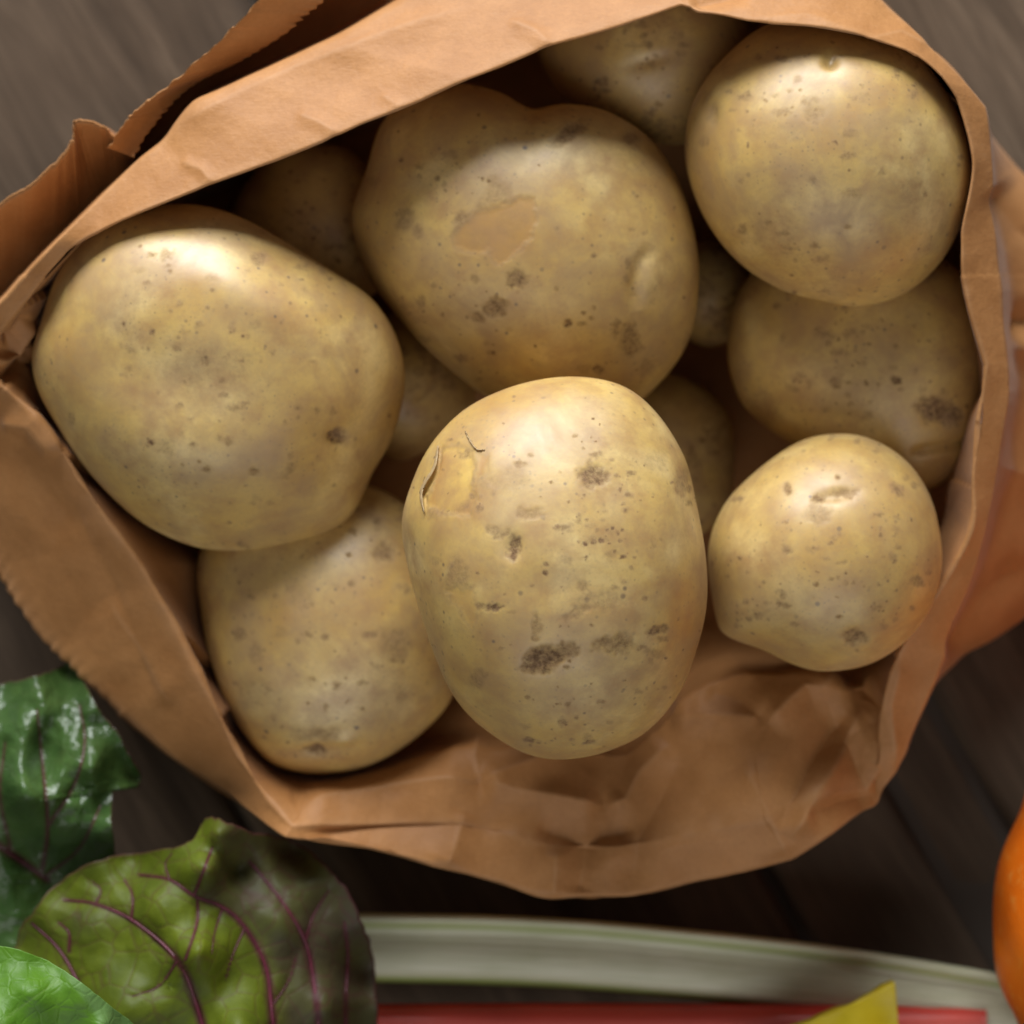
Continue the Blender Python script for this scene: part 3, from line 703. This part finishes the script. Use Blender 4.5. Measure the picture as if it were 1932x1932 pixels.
# second layer
potato(H_out, (1215, 115), 0.055, .026, .024, 'potato at the top partly tucked under the paper rim, beside the round one', 11,
       spots=[(1130, 157, 14, 8, 20, .75), (1225, 85, 8, 7, 0, .65), (1200, 82, 22, 8, 0, .3), (1130, 90, 8, 5, 0, .4), (1280, 70, 16, 10, 20, .3), (1250, 130, 5, 4, 0, .5)],
       dents=[(1225, 115, 40, 14, 15, .8)])
potato(E_out, (1620, 690), 0.052, .025, .024, 'potato under the round one at right, with a dark stem scar and a crease', 12,
       spots=[(1690, 718, 11, 9, 0, .95), (1700, 735, 6, 4, 0, .5), (1465, 575, 7, 6, 0, .6), (1765, 775, 36, 24, -15, .85), (1795, 785, 18, 22, 0, .8), (1782, 742, 10, 12, 0, .4), (1570, 700, 30, 12, 10, .16), (1430, 780, 40, 40, 30, .3), (1600, 745, 6, 5, 0, .4), (1640, 812, 12, 4, 0, .3)],
       grooves=[([(1715, 856), (1760, 846), (1815, 838), (1860, 815)], 9, 1.5)], dents=[(1780, 775, 30, 24, 0, .9)], sub=7)
potato(G_out, (622, 1185), 0.050, .031, .026, 'potato at lower left resting against the paper, partly under the front potato', 13,
       spots=[(722, 1042, 26, 20, 0, .6), (665, 1100, 8, 6, 0, .6), (615, 1200, 8, 7, 0, .6), (450, 1197, 12, 12, 0, .6), (480, 1235, 14, 20, 0, .4), (745, 1215, 28, 34, 30, .42), (697, 1198, 16, 9, 10, .5), (470, 1310, 36, 34, 0, .3), (592, 1420, 24, 9, 5, .95), (605, 1385, 40, 13, 5, .5), (560, 1120, 20, 30, 20, .22), (560, 1385, 16, 18, 0, .4), (760, 1310, 18, 24, 0, .28), (690, 1290, 6, 5, 0, .45), (560, 1210, 5, 5, 0, .4)],
       dents=[(595, 1418, 30, 11, 5, 1.3), (560, 1180, 60, 60, 0, -.8), (650, 1395, 26, 10, 0, -.8)])
# top layer
potato(C_out, (985, 470), 0.066, .034, .030, 'heart-shaped potato in the middle with a torn skin patch and a notch on top', 14,
       spots=[(1072, 250, 38, 16, 25, .62), (975, 525, 20, 20, 0, .72), (935, 580, 23, 20, 0, .72), (900, 600, 13, 13, 0, .6), (1070, 611, 9, 9, 0, .9), (1188, 640, 20, 32, 0, .62), (1160, 628, 8, 14, 0, .45), (1128, 697, 11, 10, 0, .75), (1222, 692, 22, 12, 30, .35), (765, 415, 22, 18, 40, .5), (790, 437, 12, 12, 0, .4), (826, 336, 5, 6, 0, .8), (795, 570, 8, 14, 0, .45), (1120, 482, 5, 5, 0, .8), (1190, 262, 16, 9, -20, .45), (866, 412, 16, 10, 30, .55), (1100, 590, 5, 4, 0, .7), (1115, 600, 6, 4, 0, .6), (1050, 430, 5, 4, 0, .35), (1185, 500, 6, 12, 20, .5), (1215, 440, 7, 5, 0, .4), (930, 345, 12, 14, 0, .3), (880, 600, 4, 4, 0, .4), (1300, 650, 14, 20, 0, .4), (1050, 545, 5, 5, 0, .5), (1120, 580, 4, 4, 0, .5)],
       peels=[([(852, 451), (857, 437), (889, 412), (907, 398), (963, 384), (980, 372), (1005, 374), (1014, 402), (1008, 437), (987, 469), (959, 493), (935, 502), (922, 472), (906, 481), (857, 469)], .24, .8)],
       orange=[([(840, 360), (1020, 360), (1020, 510), (840, 510)], .9), ([(853, 450), (870, 420), (890, 412), (884, 440), (858, 462)], 1.0), ([(905, 398), (965, 384), (962, 394), (905, 408)], 1.0)],
       stains=[([(940, 400), (985, 385), (1000, 410), (970, 450), (935, 440)], .16), ([(880, 440), (920, 430), (925, 465), (890, 470)], .12), ([(928, 340), (960, 345), (972, 378), (913, 392), (890, 404), (905, 375)], .34), ([(850, 445), (862, 412), (888, 400), (880, 416), (858, 440)], .5)],
       grooves=[([(1230, 462), (1205, 500), (1196, 540), (1205, 585)], 14, .9)], dents=[(1226, 532, 22, 34, 0, -.6), (1000, 240, 50, 70, 0, 1.0), (840, 640, 90, 60, 30, .8)], sub=8, skew=(.002, .004))
potato(D_out, (1558, 308), 0.082, .033, .030, 'large round dusty potato at upper right with a small notch near its top', 15,
       spots=[(1535, 215, 20, 18, 0, .3), (1520, 510, 120, 36, -8, .2), (1345, 215, 9, 20, 10, .3), (1720, 360, 24, 24, 0, .25), (1460, 250, 60, 20, 0, .12), (1430, 105, 8, 6, 0, .5), (1655, 65, 30, 6, 10, .4), (1510, 170, 3, 3, 0, .6), (1540, 205, 3, 3, 0, .7), (1495, 200, 3, 3, 0, .6), (1600, 200, 4, 4, 0, .5), (1565, 125, 14, 8, 0, .3), (1690, 230, 40, 20, 20, .12), (1400, 340, 5, 5, 0, .4), (1600, 540, 80, 20, 0, .15), (1460, 440, 60, 40, 20, .15)],
       dents=[(1566, 116, 14, 14, 0, 1.5), (1345, 215, 14, 26, 0, .8)], dull=.4, lump=.0003, sub=7)
potato(B_out, (415, 705), 0.074, .036, .034, 'largest potato, broad and glossy, at the left edge of the bag', 16,
       spots=[(283, 623, 6, 6, 0, .9), (640, 828, 20, 17, 0, .9), (487, 487, 12, 14, 0, .5), (385, 680, 11, 11, 0, .5), (330, 655, 10, 6, 0, .5), (235, 622, 26, 26, 0, .22), (280, 838, 7, 6, 0, .9), (310, 850, 18, 14, 0, .35), (465, 765, 8, 6, 0, .6), (460, 1030, 12, 7, 0, .6), (390, 887, 7, 6, 0, .6), (480, 890, 9, 7, 0, .6), (135, 790, 6, 11, 0, .45), (530, 610, 5, 5, 0, .4), (380, 695, 80, 40, 20, .16), (600, 775, 7, 6, 0, .55), (565, 790, 5, 5, 0, .5), (340, 820, 5, 5, 0, .4), (230, 700, 14, 8, 40, .3), (420, 720, 6, 6, 0, .5), (440, 700, 60, 26, 30, .15), (320, 585, 4, 4, 0, .4), (540, 800, 5, 4, 0, .4), (350, 960, 8, 6, 0, .3), (515, 665, 5, 5, 0, .4)],
       dents=[(330, 730, 190, 100, -15, 3.5), (640, 828, 17, 15, 0, 1.6), (640, 830, 60, 60, 0, 1.0), (480, 570, 130, 45, -28, -1.2)], sub=7, skew=(.002, .008), lump=.0005)
potato(F_out, (1556, 1050), 0.078, .029, .026, 'smallest round potato at lower right with a blunt point on its left side', 17,
       spots=[(1485, 922, 9, 12, 0, .7), (1545, 940, 15, 11, 10, .7), (1592, 930, 26, 9, 5, .5), (1487, 1036, 10, 9, 0, .7), (1545, 970, 26, 24, 0, .32), (1615, 1200, 25, 17, -15, .7), (1440, 1100, 4, 4, 0, .8), (1540, 1103, 5, 5, 0, .8), (1482, 1142, 10, 5, 0, .6), (1566, 1025, 5, 4, 0, .6), (1580, 900, 5, 6, 0, .7), (1610, 1100, 4, 4, 0, .5), (1580, 1090, 4, 4, 0, .5), (1530, 1040, 14, 6, 0, .35), (1660, 1010, 4, 4, 0, .6), (1500, 1180, 8, 5, 0, .4), (1410, 1080, 4, 4, 0, .5), (1590, 1060, 12, 5, 10, .4), (1730, 915, 8, 6, 0, .6), (1680, 1050, 4, 4, 0, .4)],
       dents=[(1575, 935, 40, 14, 8, .9), (1615, 1200, 20, 14, 0, .5)], dull=.1, sub=7)
pa, PA, NA, (uA, vA, czA) = potato(A_out, (1048, 1075), 0.104, .036, .034, 'upright oval potato at the front centre with torn skin and brown scabs', 18,
       spots=[(1120, 897, 27, 22, 0, .8), (970, 1035, 14, 24, 0, .85), (1000, 968, 26, 12, 0, .4), (930, 1148, 20, 7, 5, .9), (905, 1144, 10, 6, 0, .6), (1022, 1248, 40, 24, 18, .95), (1062, 1232, 34, 18, 18, .6), (1160, 1215, 38, 18, 12, .6), (1138, 1214, 12, 9, 0, .6), (1237, 1190, 18, 9, 10, .75), (1130, 1138, 52, 20, 10, .32), (1100, 1105, 13, 11, 0, .45), (1105, 1026, 6, 4, 0, .95), (1120, 1023, 6, 5, 0, .95), (1136, 1020, 7, 5, 0, .95), (1146, 1000, 4, 3, 0, .9), (1156, 996, 4, 4, 0, .9), (1166, 1006, 4, 4, 0, .9), (1175, 1000, 4, 3, 0, .9), (1170, 1020, 4, 4, 0, .8), (1160, 1040, 4, 4, 0, .8), (1176, 1051, 6, 5, 0, .8), (1031, 1065, 6, 5, 0, .85), (1029, 1081, 6, 5, 0, .85), (1000, 1393, 12, 5, -5, .9), (1110, 1397, 10, 5, 0, .75), (1078, 1392, 6, 4, 0, .5), (900, 1282, 18, 20, 0, .4), (1010, 1180, 10, 22, 0, .4), (1216, 1130, 6, 5, 0, .6), (1252, 1186, 10, 8, 0, .6), (1210, 1222, 12, 5, 0, .6), (1285, 910, 14, 26, 0, .42), (930, 1000, 18, 9, 0, .5), (1240, 870, 26, 20, 30, .22), (1010, 1205, 8, 6, 0, .5), (960, 905, 40, 20, 0, .16), (1190, 1000, 60, 36, 20, .12), (1060, 1000, 4, 3, 0, .6), (1150, 1360, 8, 5, 0, .3), (1085, 1160, 30, 8, 20, .35), (820, 1060, 10, 10, 0, .3), (1000, 860, 6, 4, 0, .3), (945, 1010, 20, 6, 30, .45), (1230, 1025, 8, 12, 0, .3)],
       peels=[([(829, 847), (865, 840), (890, 853), (897, 878), (890, 917), (897, 943), (885, 972), (832, 970), (802, 950), (806, 930), (824, 888)], .26, 1.0), ([(842, 1114), (890, 1112), (900, 1165), (890, 1193), (865, 1149)], .12, .75), ([(903, 858), (924, 858), (918, 891), (897, 920), (900, 880)], .12, .9)],
       orange=[([(829, 850), (846, 860), (830, 904), (818, 950), (800, 950)], .95), ([(900, 855), (928, 855), (918, 895), (895, 922)], .9), ([(842, 1114), (890, 1112), (900, 1165), (890, 1193), (865, 1149)], .45), ([(850, 955), (890, 945), (890, 975), (850, 975)], .6)],
       stains=[([(858, 1044), (884, 1069), (887, 1108), (836, 1108), (842, 1069)], .42), ([(800, 955), (845, 960), (884, 944), (884, 960), (850, 974), (806, 974)], .38), ([(895, 885), (950, 900), (980, 925), (930, 935), (900, 915)], .2)],
       dents=[(968, 1033, 18, 24, 0, 1.1), (1025, 1246, 26, 16, 15, .6), (1060, 1110, 120, 40, 0, .5), (1200, 900, 80, 60, 30, .5)], grooves=[([(836, 836), (822, 885), (796, 930), (802, 965)], 4, .5)], freckles=190, sub=8, skew=(0, .006), dull=.15, lump=.00045)

# curled scraps of loose skin round the torn patch of the front potato
def flake(pts, widths, lift, curl, seed):
    pts = hermite(np.array(pts, float), 10, False); n = len(pts); wds = np.interp(np.linspace(0, 1, n), np.linspace(0, 1, len(widths)), widths)
    m = 6; V = []
    tang = np.gradient(pts, axis=0); tang /= np.linalg.norm(tang, axis=1, keepdims=True); nr_ = np.stack([-tang[:, 1], tang[:, 0]], -1)
    for j in range(m):
        a = j / (m - 1)
        q = pts + nr_ * (wds * (a * (1 - 0.35 * a)))[:, None] + rng.uniform(-.6, .6, (n, 2))
        for i in range(n):
            k = np.argmin((uA - q[i, 0]) ** 2 + (vA - q[i, 1]) ** 2 + (czA < 0) * 1e6)
            hgt = 0.00012 + lift * 0.001 * a * (1 + curl * a) * math.sin(math.pi * (0.15 + 0.7 * i / (n - 1)))
            sx = wp(q[i, 0], q[i, 1], PA[k, 2] + hgt * NA[k, 2])
            V.append(sx + np.array([NA[k, 0], NA[k, 1], 0]) * hgt * 0.8)
    o = mesh_obj('loose_skin', np.array(V), grid_faces(m, n), FLAKE, None)
    o.modifiers.new('thickness', 'SOLIDIFY').thickness = 0.00022
    o.parent = pa; o.matrix_parent_inverse = Matrix.Translation(-pa.location)
    return o
flake([(800, 966), (794, 926), (818, 882), (827, 842)], [3, 10, 9, 3], .28, .3, 1)      # lifted lip along the left of the tear
flake([(879, 816), (889, 834), (901, 849), (915, 850)], [1.2, 2.2, 2.2, 1], .5, .4, 2)  # stray sliver
# flake([(897, 900), (893, 876), (884, 852), (872, 842)], [4, 9, 12, 5], .10, .1, 3)      # pale scrap left in the middle

# ------------------------------------------------------------------ leaves
def idw(u, v, ctrl, p=2.2):
    num = 0; den = 0
    for cu, cv, cz in ctrl:
        w = 1 / ((u - cu) ** 2 + (v - cv) ** 2 + 400) ** (p / 2); num = num + w * cz; den = den + w
    return num / den

def leaf(name, centre, outline, ctrl, mat, veins, seed, pucker=1.0, wave=1.5, pig_shade=None, edge_dark=0.8, ruffle=0.0, tens=None, nr=64, pleat=0.0):
    ring = hermite(np.array(outline, float), 26, True, tens); n = len(ring)
    rp = np.arange(n) * 1.0; ro = 1 + 0.012 * noise2(rp, rp * 0, 0.06, seed + 40, 2) + 0.006 * noise2(rp, rp * 0, 0.21, seed + 41, 1)
    ring = np.array(centre, float) + (ring - np.array(centre, float)) * ro[:, None]
    r = np.linspace(0, 1, nr)[:, None, None] ** 0.8
    Q = np.array(centre, float) + (ring[None] - np.array(centre, float)) * r
    u, v = Q[..., 0].ravel(), Q[..., 1].ravel(); rad = np.repeat(np.linspace(0, 1, nr) ** 0.8, n)
    z = idw(u, v, ctrl)
    vd = np.full(len(u), 1e9); vm = np.zeros(len(u))
    for pts, w0, w1 in veins:
        sm = hermite(np.array(pts, float), 8, False)
        d, par, _ = seg_dist(u, v, [tuple(x) for x in sm]); w = w0 + (w1 - w0) * par
        vd = np.minimum(vd, d); vm = np.maximum(vm, np.clip(1.5 - d / w, 0, 1))
    z = z + pucker * (1 - np.exp(-vd / 28.0)) + wave * noise2(u, v, 1 / 110.0, seed, 2) + 0.35 * wave * noise2(u, v, 1 / 38.0, seed + 3, 2)
    z = z + pleat * np.sin(u / 17.0 + (v - 1500) / 120.0 + 1.5 * noise2(u, v, 1 / 120.0, seed + 9, 1)) * np.clip((1680 - v) / 200, 0, 1)
    z = z + ruffle * rad ** 6 * np.sin(np.tile(np.arange(n), nr) * 0.11 + 2 * noise2(u, v, 1 / 90.0, seed + 8, 1))
    edge = np.clip((rad - 0.985) / 0.012, 0, 1) * edge_dark
    pg = np.zeros(len(u)) if pig_shade is None else pig_shade(u, v)
    V = wp(u, v, z / 1000)
    o = mesh_obj(name, V, grid_faces(nr, n, True), mat, None, attrs={'vein': np.maximum(vm * 0.85, edge), 'pigment_shade': pg})
    md = o.modifiers.new('thickness', 'SOLIDIFY'); md.thickness = 0.0005
    def zat(a, b):
        k = np.argmin((u - a) ** 2 + (v - b) ** 2); return z[k]
    return o, zat

def vein_tubes(o, zat, veins, mat, lift=0.25):
    for pts, w0, w1 in veins:
        sm = hermite(np.array(pts, float), 8, False); n = len(sm); m = 8
        zs = np.array([zat(a, b) for a, b in sm]); 
        zs = 0.25 + np.convolve(np.pad(zs, 2, mode='edge'), np.ones(5) / 5, 'valid')
        P = wp(sm[:, 0], sm[:, 1], zs / 1000); T = np.gradient(P, axis=0); T /= np.linalg.norm(T, axis=1, keepdims=True)
        B = np.cross(T, np.array([0, 0, 1.0])); B /= np.linalg.norm(B, axis=1, keepdims=True); Nn = np.cross(B, T)
        rad = (w0 + (w1 - w0) * np.linspace(0, 1, n)) * W0 / PX * 0.9 * 0.34
        a = np.linspace(0, 2 * np.pi, m, endpoint=False)
        V = P[:, None] + (B[:, None] * np.cos(a)[None, :, None] + Nn[:, None] * (np.sin(a)[None, :, None] * 0.8)) * rad[:, None, None]
        ob = mesh_obj('vein', V.reshape(-1, 3), grid_faces(n, m, True), mat, o)

LEAF_D = mat_leaf('dark_chard_leaf', (0.085, 0.165, 0.040), (0.045, 0.100, 0.026), (0.060, 0.040, 0.028), (0.110, 0.030, 0.040), (0.13, 0.24, 0.02), 0.26, 0.22, 0.5, 0.12, 240)
LEAF_P = mat_leaf('bronze_chard_leaf', (0.175, 0.225, 0.010), (0.100, 0.138, 0.008), (0.085, 0.062, 0.034), (0.115, 0.014, 0.034), (0.50, 0.52, 0.006), 0.56, 0.45, 0.12, 0.38, 150)
LEAF_G = mat_leaf('fresh_green_leaf', (0.150, 0.330, 0.022), (0.095, 0.235, 0.016), (0.210, 0.380, 0.120), (0.190, 0.360, 0.060), (0.28, 0.55, 0.02), 0.48, 0.42, 0.12, 0.10, 260)

v1 = [([(-60, 1560), (20, 1610), (90, 1660)], 10, 7), ([(80, 1640), (90, 1560), (80, 1440), (70, 1340)], 5, 2), ([(20, 1600), (0, 1500), (10, 1400)], 4, 2), ([(90, 1560), (140, 1480), (160, 1400), (150, 1330)], 4, 2), ([(90, 1650), (150, 1600), (190, 1520)], 4, 2)]
l1, z1 = leaf('chard_leaf', (80, 1510), [(-120, 1370), (-50, 1310), (0, 1290), (50, 1280), (100, 1266), (138, 1246), (160, 1290), (190, 1342), (222, 1382), (242, 1420), (266, 1464), (262, 1484), (236, 1468), (216, 1478), (211, 1540), (216, 1600), (214, 1660), (160, 1720), (60, 1790), (-40, 1830), (-140, 1780), (-160, 1560)],
     [(0, 1290, 48), (140, 1250, 42), (100, 1350, 62), (60, 1500, 74), (170, 1450, 72), (150, 1500, 60), (190, 1560, 66), (215, 1480, 58), (260, 1470, 44), (215, 1640, 52), (30, 1640, 52), (-100, 1500, 66), (0, 1760, 46), (120, 1680, 46), (60, 1720, 46), (-60, 1720, 48)],
     LEAF_D, v1, 3, pucker=3.0, wave=4.0, pleat=2.0, tens=[1]*5 + [.5] + [1]*4 + [.4, .5] + [1]*10)
vein_tubes(l1, z1, v1[:1], VEIN)
tag(l1, 'dark green glossy crumpled chard leaf at the left edge below the bag', 'leaf')

v2 = [([(215, 2010), (150, 1860), (110, 1790), (60, 1742)], 8, 3), ([(400, 2010), (372, 1900), (335, 1812), (255, 1740), (180, 1706), (120, 1698)], 11, 3),
      ([(520, 2010), (512, 1900), (500, 1820), (462, 1750), (420, 1712), (366, 1690), (320, 1660), (262, 1650)], 10, 3), ([(605, 2010), (598, 1900), (580, 1790), (545, 1720), (500, 1660), (470, 1625)], 8, 3),
      ([(655, 2010), (652, 1900), (656, 1800), (650, 1740)], 5, 3), ([(366, 1690), (385, 1640), (400, 1600)], 4, 2.5), ([(248, 1738), (250, 1690), (235, 1660)], 3.5, 2), ([(350, 1810), (372, 1740), (372, 1692)], 3.5, 3), ([(335, 1812), (300, 1860), (250, 1880)], 3, 1), ([(462, 1750), (440, 1800), (425, 1850)], 3, 1), ([(420, 1712), (405, 1760), (400, 1800)], 2.5, 1), ([(512, 1900), (545, 1850), (560, 1800)], 2.5, 1), ([(180, 1706), (190, 1680), (170, 1660)], 2.5, 1), ([(320, 1660), (312, 1630), (325, 1610)], 2.5, 1), ([(130, 1795), (130, 1760), (110, 1740)], 4, 2), ([(575, 1780), (590, 1730), (620, 1680)], 3, 1.5)]
def shade_pig2(u, v):
    right = u - np.interp(v, [1540, 1690, 1745, 1850, 2100], [425, 374, 470, 512, 545])  # right of the fold: shade painted in together with the bronze tint
    return np.clip(0.40 + right / 60.0, 0.0, 0.9) * np.clip(0.9 + 0.4 * noise2(u, v, 1 / 60.0, 4, 2), 0, 1) + 0.55 * np.exp(-(((u - 165) / 60) ** 2 + ((v - 1728) / 34) ** 2)) * np.clip(0.6 + 1.2 * noise2(u, v, 1 / 24.0, 14, 2), 0, 1)
l2, z2 = leaf('chard_leaf', (320, 1860), [(28, 1785), (60, 1722), (112, 1664), (200, 1620), (300, 1604), (356, 1590), (374, 1566), (388, 1546), (400, 1540), (416, 1546), (436, 1554), (482, 1572), (560, 1592), (618, 1632), (660, 1690), (690, 1760), (712, 1850), (706, 1960), (640, 2080), (400, 2150), (180, 2080), (60, 1950)],
     [(30, 1790, 62), (120, 1665, 64), (250, 1612, 62), (408, 1572, 84), (390, 1640, 88), (376, 1552, 62), (450, 1640, 62), (300, 1720, 82), (180, 1760, 76), (370, 1800, 92), (250, 1900, 88), (520, 1740, 74), (560, 1600, 52), (640, 1700, 62), (700, 1830, 46), (700, 1960, 44), (600, 1900, 74), (450, 1950, 92), (400, 2120, 70)],
     LEAF_P, v2, 5, pucker=1.8, wave=1.6, pig_shade=shade_pig2, tens=[1]*6 + [.4, .8, .8, .8] + [1]*12)
vein_tubes(l2, z2, v2, VEIN)
tag(l2, 'bronze and green chard leaf with dark purple veins at bottom left', 'leaf')

def pig3(u, v):
    d, _, side = seg_dist(u, v, [(90, 1800), (150, 1870), (195, 1935), (240, 2020)])
    return np.clip(0.5 + np.where((u - 90) * 1.25 > (v - 1800), d, -d) / 14.0, 0, 0.8)
v3 = [([(-80, 1990), (40, 1900), (110, 1850)], 3, 1.5)]
l3, z3 = leaf('green_leaf', (60, 1960), [(-140, 1810), (-60, 1784), (0, 1784), (62, 1800), (120, 1830), (172, 1868), (222, 1908), (270, 1950), (330, 2030), (300, 2120), (120, 2180), (-80, 2120), (-160, 1960)],
     [(-100, 1800, 112), (0, 1786, 116), (80, 1812, 116), (150, 1880, 122), (190, 1935, 122), (240, 1930, 112), (270, 1960, 106), (60, 1880, 126), (0, 1940, 130), (150, 2050, 118), (-50, 2050, 120)],
     LEAF_G, v3, 8, pucker=0.8, wave=1.4, pig_shade=pig3, edge_dark=0.3)
tag(l3, 'bright fresh green leaf in the bottom left corner', 'leaf')

# ------------------------------------------------------------------ stalks
def stalk(name, path, halfw, zs, mat, prof, seed, parent=None, cap=True):
    """prof: list of (across -1..1, height mm, edge colour 0..1); solid closed section"""
    n = 120; q = np.linspace(0, 1, n); pp = hermite(np.array(path, float), 40, False); L = np.linspace(0, 1, len(pp))
    pu = np.interp(q, L, pp[:, 0]); pv = np.interp(q, L, pp[:, 1]); hw = np.interp(q, np.linspace(0, 1, len(halfw)), halfw); zz = np.interp(q, np.linspace(0, 1, len(zs)), zs)
    tu, tv = np.gradient(pu), np.gradient(pv); l = np.hypot(tu, tv); nu, nv = -tv / l, tu / l      # + = down the picture
    pr = np.array(prof); m = len(pr)
    U = pu[:, None] + nu[:, None] * hw[:, None] * pr[None, :, 0]; Vv = pv[:, None] + nv[:, None] * hw[:, None] * pr[None, :, 0]
    Z = zz[:, None] + pr[None, :, 1]
    uu, vv, z = U.ravel(), Vv.ravel(), Z.ravel() + 0.5 * noise2(U.ravel(), Vv.ravel(), 1 / 140.0, seed, 2)
    V = wp(uu, vv, z / 1000); e = np.tile(pr[:, 2], n)
    F = grid_faces(n, m, True)
    caps = []
    V = np.concatenate([V, V[:m].mean(0, keepdims=True), V[-m:].mean(0, keepdims=True)]); e = np.concatenate([e, [0, 0]])
    for j in range(m):
        caps.append([j, (j + 1) % m, n * m, n * m]); caps.append([(n - 1) * m + (j + 1) % m, (n - 1) * m + j, n * m + 1, n * m + 1])
    me = bpy.data.meshes.new(name)
    faces = [list(map(int, f)) for f in F] + [[int(a) for a in f[:3]] for f in caps]
    me.from_pydata([tuple(x) for x in V], [], faces); me.update()
    for p in me.polygons: p.use_smooth = True
    at = me.attributes.new('edge', 'FLOAT', 'POINT'); at.data.foreach_set('value', e.astype(np.float32))
    me.materials.append(mat); o = bpy.data.objects.new(name, me); COL.objects.link(o)
    return o

WHITE = mat_stalk('white_stalk', (0.60, 0.59, 0.45), (0.240, 0.300, 0.065), (0.42, 0.43, 0.27), .42)
rib = [(-1.0, -4, .5), (-1.0, 0, .35), (-.93, 2.6, .1), (-.82, 3.0, .1), (-.70, 2.0, .55), (-.62, .4, .75), (-.54, -.4, .3), (-.44, -.2, 0), (-.36, -.7, .12), (-.26, .2, 0), (-.16, -.4, .1), (-.06, .7, 0), (.04, .1, .1), (.14, 1.0, 0), (.24, .3, .1), (.34, .8, 0), (.45, .0, .1), (.6, .1, .02), (.76, -1.2, .1), (.86, -2.2, .75), (.95, -3.8, 1), (1.0, -6, 1), (.7, -8, .5), (0, -9, .2), (-.7, -7, .4)]
w1 = stalk('chard_stalk', [(560, 1782), (700, 1788), (900, 1792), (1100, 1802), (1300, 1820), (1500, 1842), (1700, 1870), (1900, 1902), (2060, 1930)], [62, 65, 66, 66, 66, 66, 65, 62, 60], [26, 26, 26, 26, 25, 25, 24, 23], WHITE, rib, 3)
tag(w1, 'thick white stalk with pale green edges lying below the bag', 'stalk')
RED = mat_stalk('red_stalk', (0.64, 0.050, 0.036), (0.66, 0.20, 0.16), (0.36, 0.012, 0.012), .30)
rnd = [(math.cos(a) * -1.0, 9 * math.sin(a), 0.5 * max(0, math.sin(a)) ** 6) for a in np.linspace(-math.pi, math.pi, 24, endpoint=False)]
r1 = stalk('red_stalk', [(600, 1950), (720, 1948), (950, 1946), (1200, 1944), (1450, 1941), (1700, 1936), (1862, 1932)], [50, 54, 54, 52, 48, 42, 32], [22, 22, 22, 22, 22, 21, 20], RED, rnd, 5)
tag(r1, 'shiny red stalk along the bottom edge under the white stalk', 'stalk')
YEL = mat_stalk('yellow_stalk', (0.56, 0.44, 0.012), (0.30, 0.28, 0.01), (0.46, 0.34, 0.01), .40)
y1, _z = leaf('yellow_stalk', (1600, 1990), [(1688, 1856), (1692, 1900), (1697, 1970), (1702, 2080), (1560, 2100), (1400, 2080), (1452, 1966), (1532, 1929), (1610, 1893), (1655, 1873)],
     [(1688, 1856, 45), (1690, 1930, 43), (1620, 1940, 47), (1560, 1930, 43), (1600, 2050, 46)], YEL, [], 6, pucker=0, wave=.5, tens=[.1, .8, 1, .5, 1, .5, 1, 1, 1, 1], nr=30)
y1.modifiers['thickness'].thickness = 0.005; y1.modifiers['thickness'].offset = -1
tag(y1, 'yellow stalk tip pointing up across the red stalk at the bottom', 'stalk')

# ------------------------------------------------------------------ pumpkin at the right edge
def pumpkin():
    nt, nph = 240, 90; th = np.linspace(0, 2 * np.pi, nt, endpoint=False); ph = np.linspace(-np.pi / 2, np.pi / 2, nph)
    T, Ph = np.meshgrid(th, ph)
    ribs = 1 - 0.03 * np.abs(np.cos(T * 5 + math.pi / 2)) ** 5
    rr = 0.100 * np.cos(Ph) ** 0.8 * ribs; z = 0.060 * np.sin(Ph) * (1 - 0.25 * np.exp(-(np.cos(Ph) / 0.35) ** 2))
    V = np.stack([rr * np.cos(T), rr * np.sin(T), z], -1).reshape(-1, 3)
    V += (0.0008 * noise3(V, 60, 2))[:, None] * V / 0.07
    c = wp(1884, 1745, 0.060); C = np.array([c[0] + 0.0995, c[1], 0.060])
    root = empty('pumpkin', (C[0], C[1], 0))
    b = mesh_obj('rind', V + np.array([0, 0, 0.060]), grid_faces(nph, nt, True), mat_pumpkin(), root)
    t = np.linspace(0, 1, 14); a = np.linspace(0, 2 * np.pi, 20, endpoint=False)
    Tt, Aa = np.meshgrid(t, a, indexing='ij'); r = (0.009 - 0.003 * Tt) * (1 + 0.18 * np.cos(5 * Aa))
    Vs = np.stack([r * np.cos(Aa) + 0.012 * Tt ** 2, r * np.sin(Aa), 0.094 + 0.03 * Tt], -1).reshape(-1, 3)
    m = NT('dry_stem'); m.set(Base_Color=(0.20, 0.17, 0.08), Roughness=0.7)
    mesh_obj('stem', Vs, grid_faces(14, 20, True), m.m, root)
    tag(root, 'orange pumpkin cut off by the right edge of the picture', 'pumpkin')
pumpkin()

bpy.context.view_layer.update()
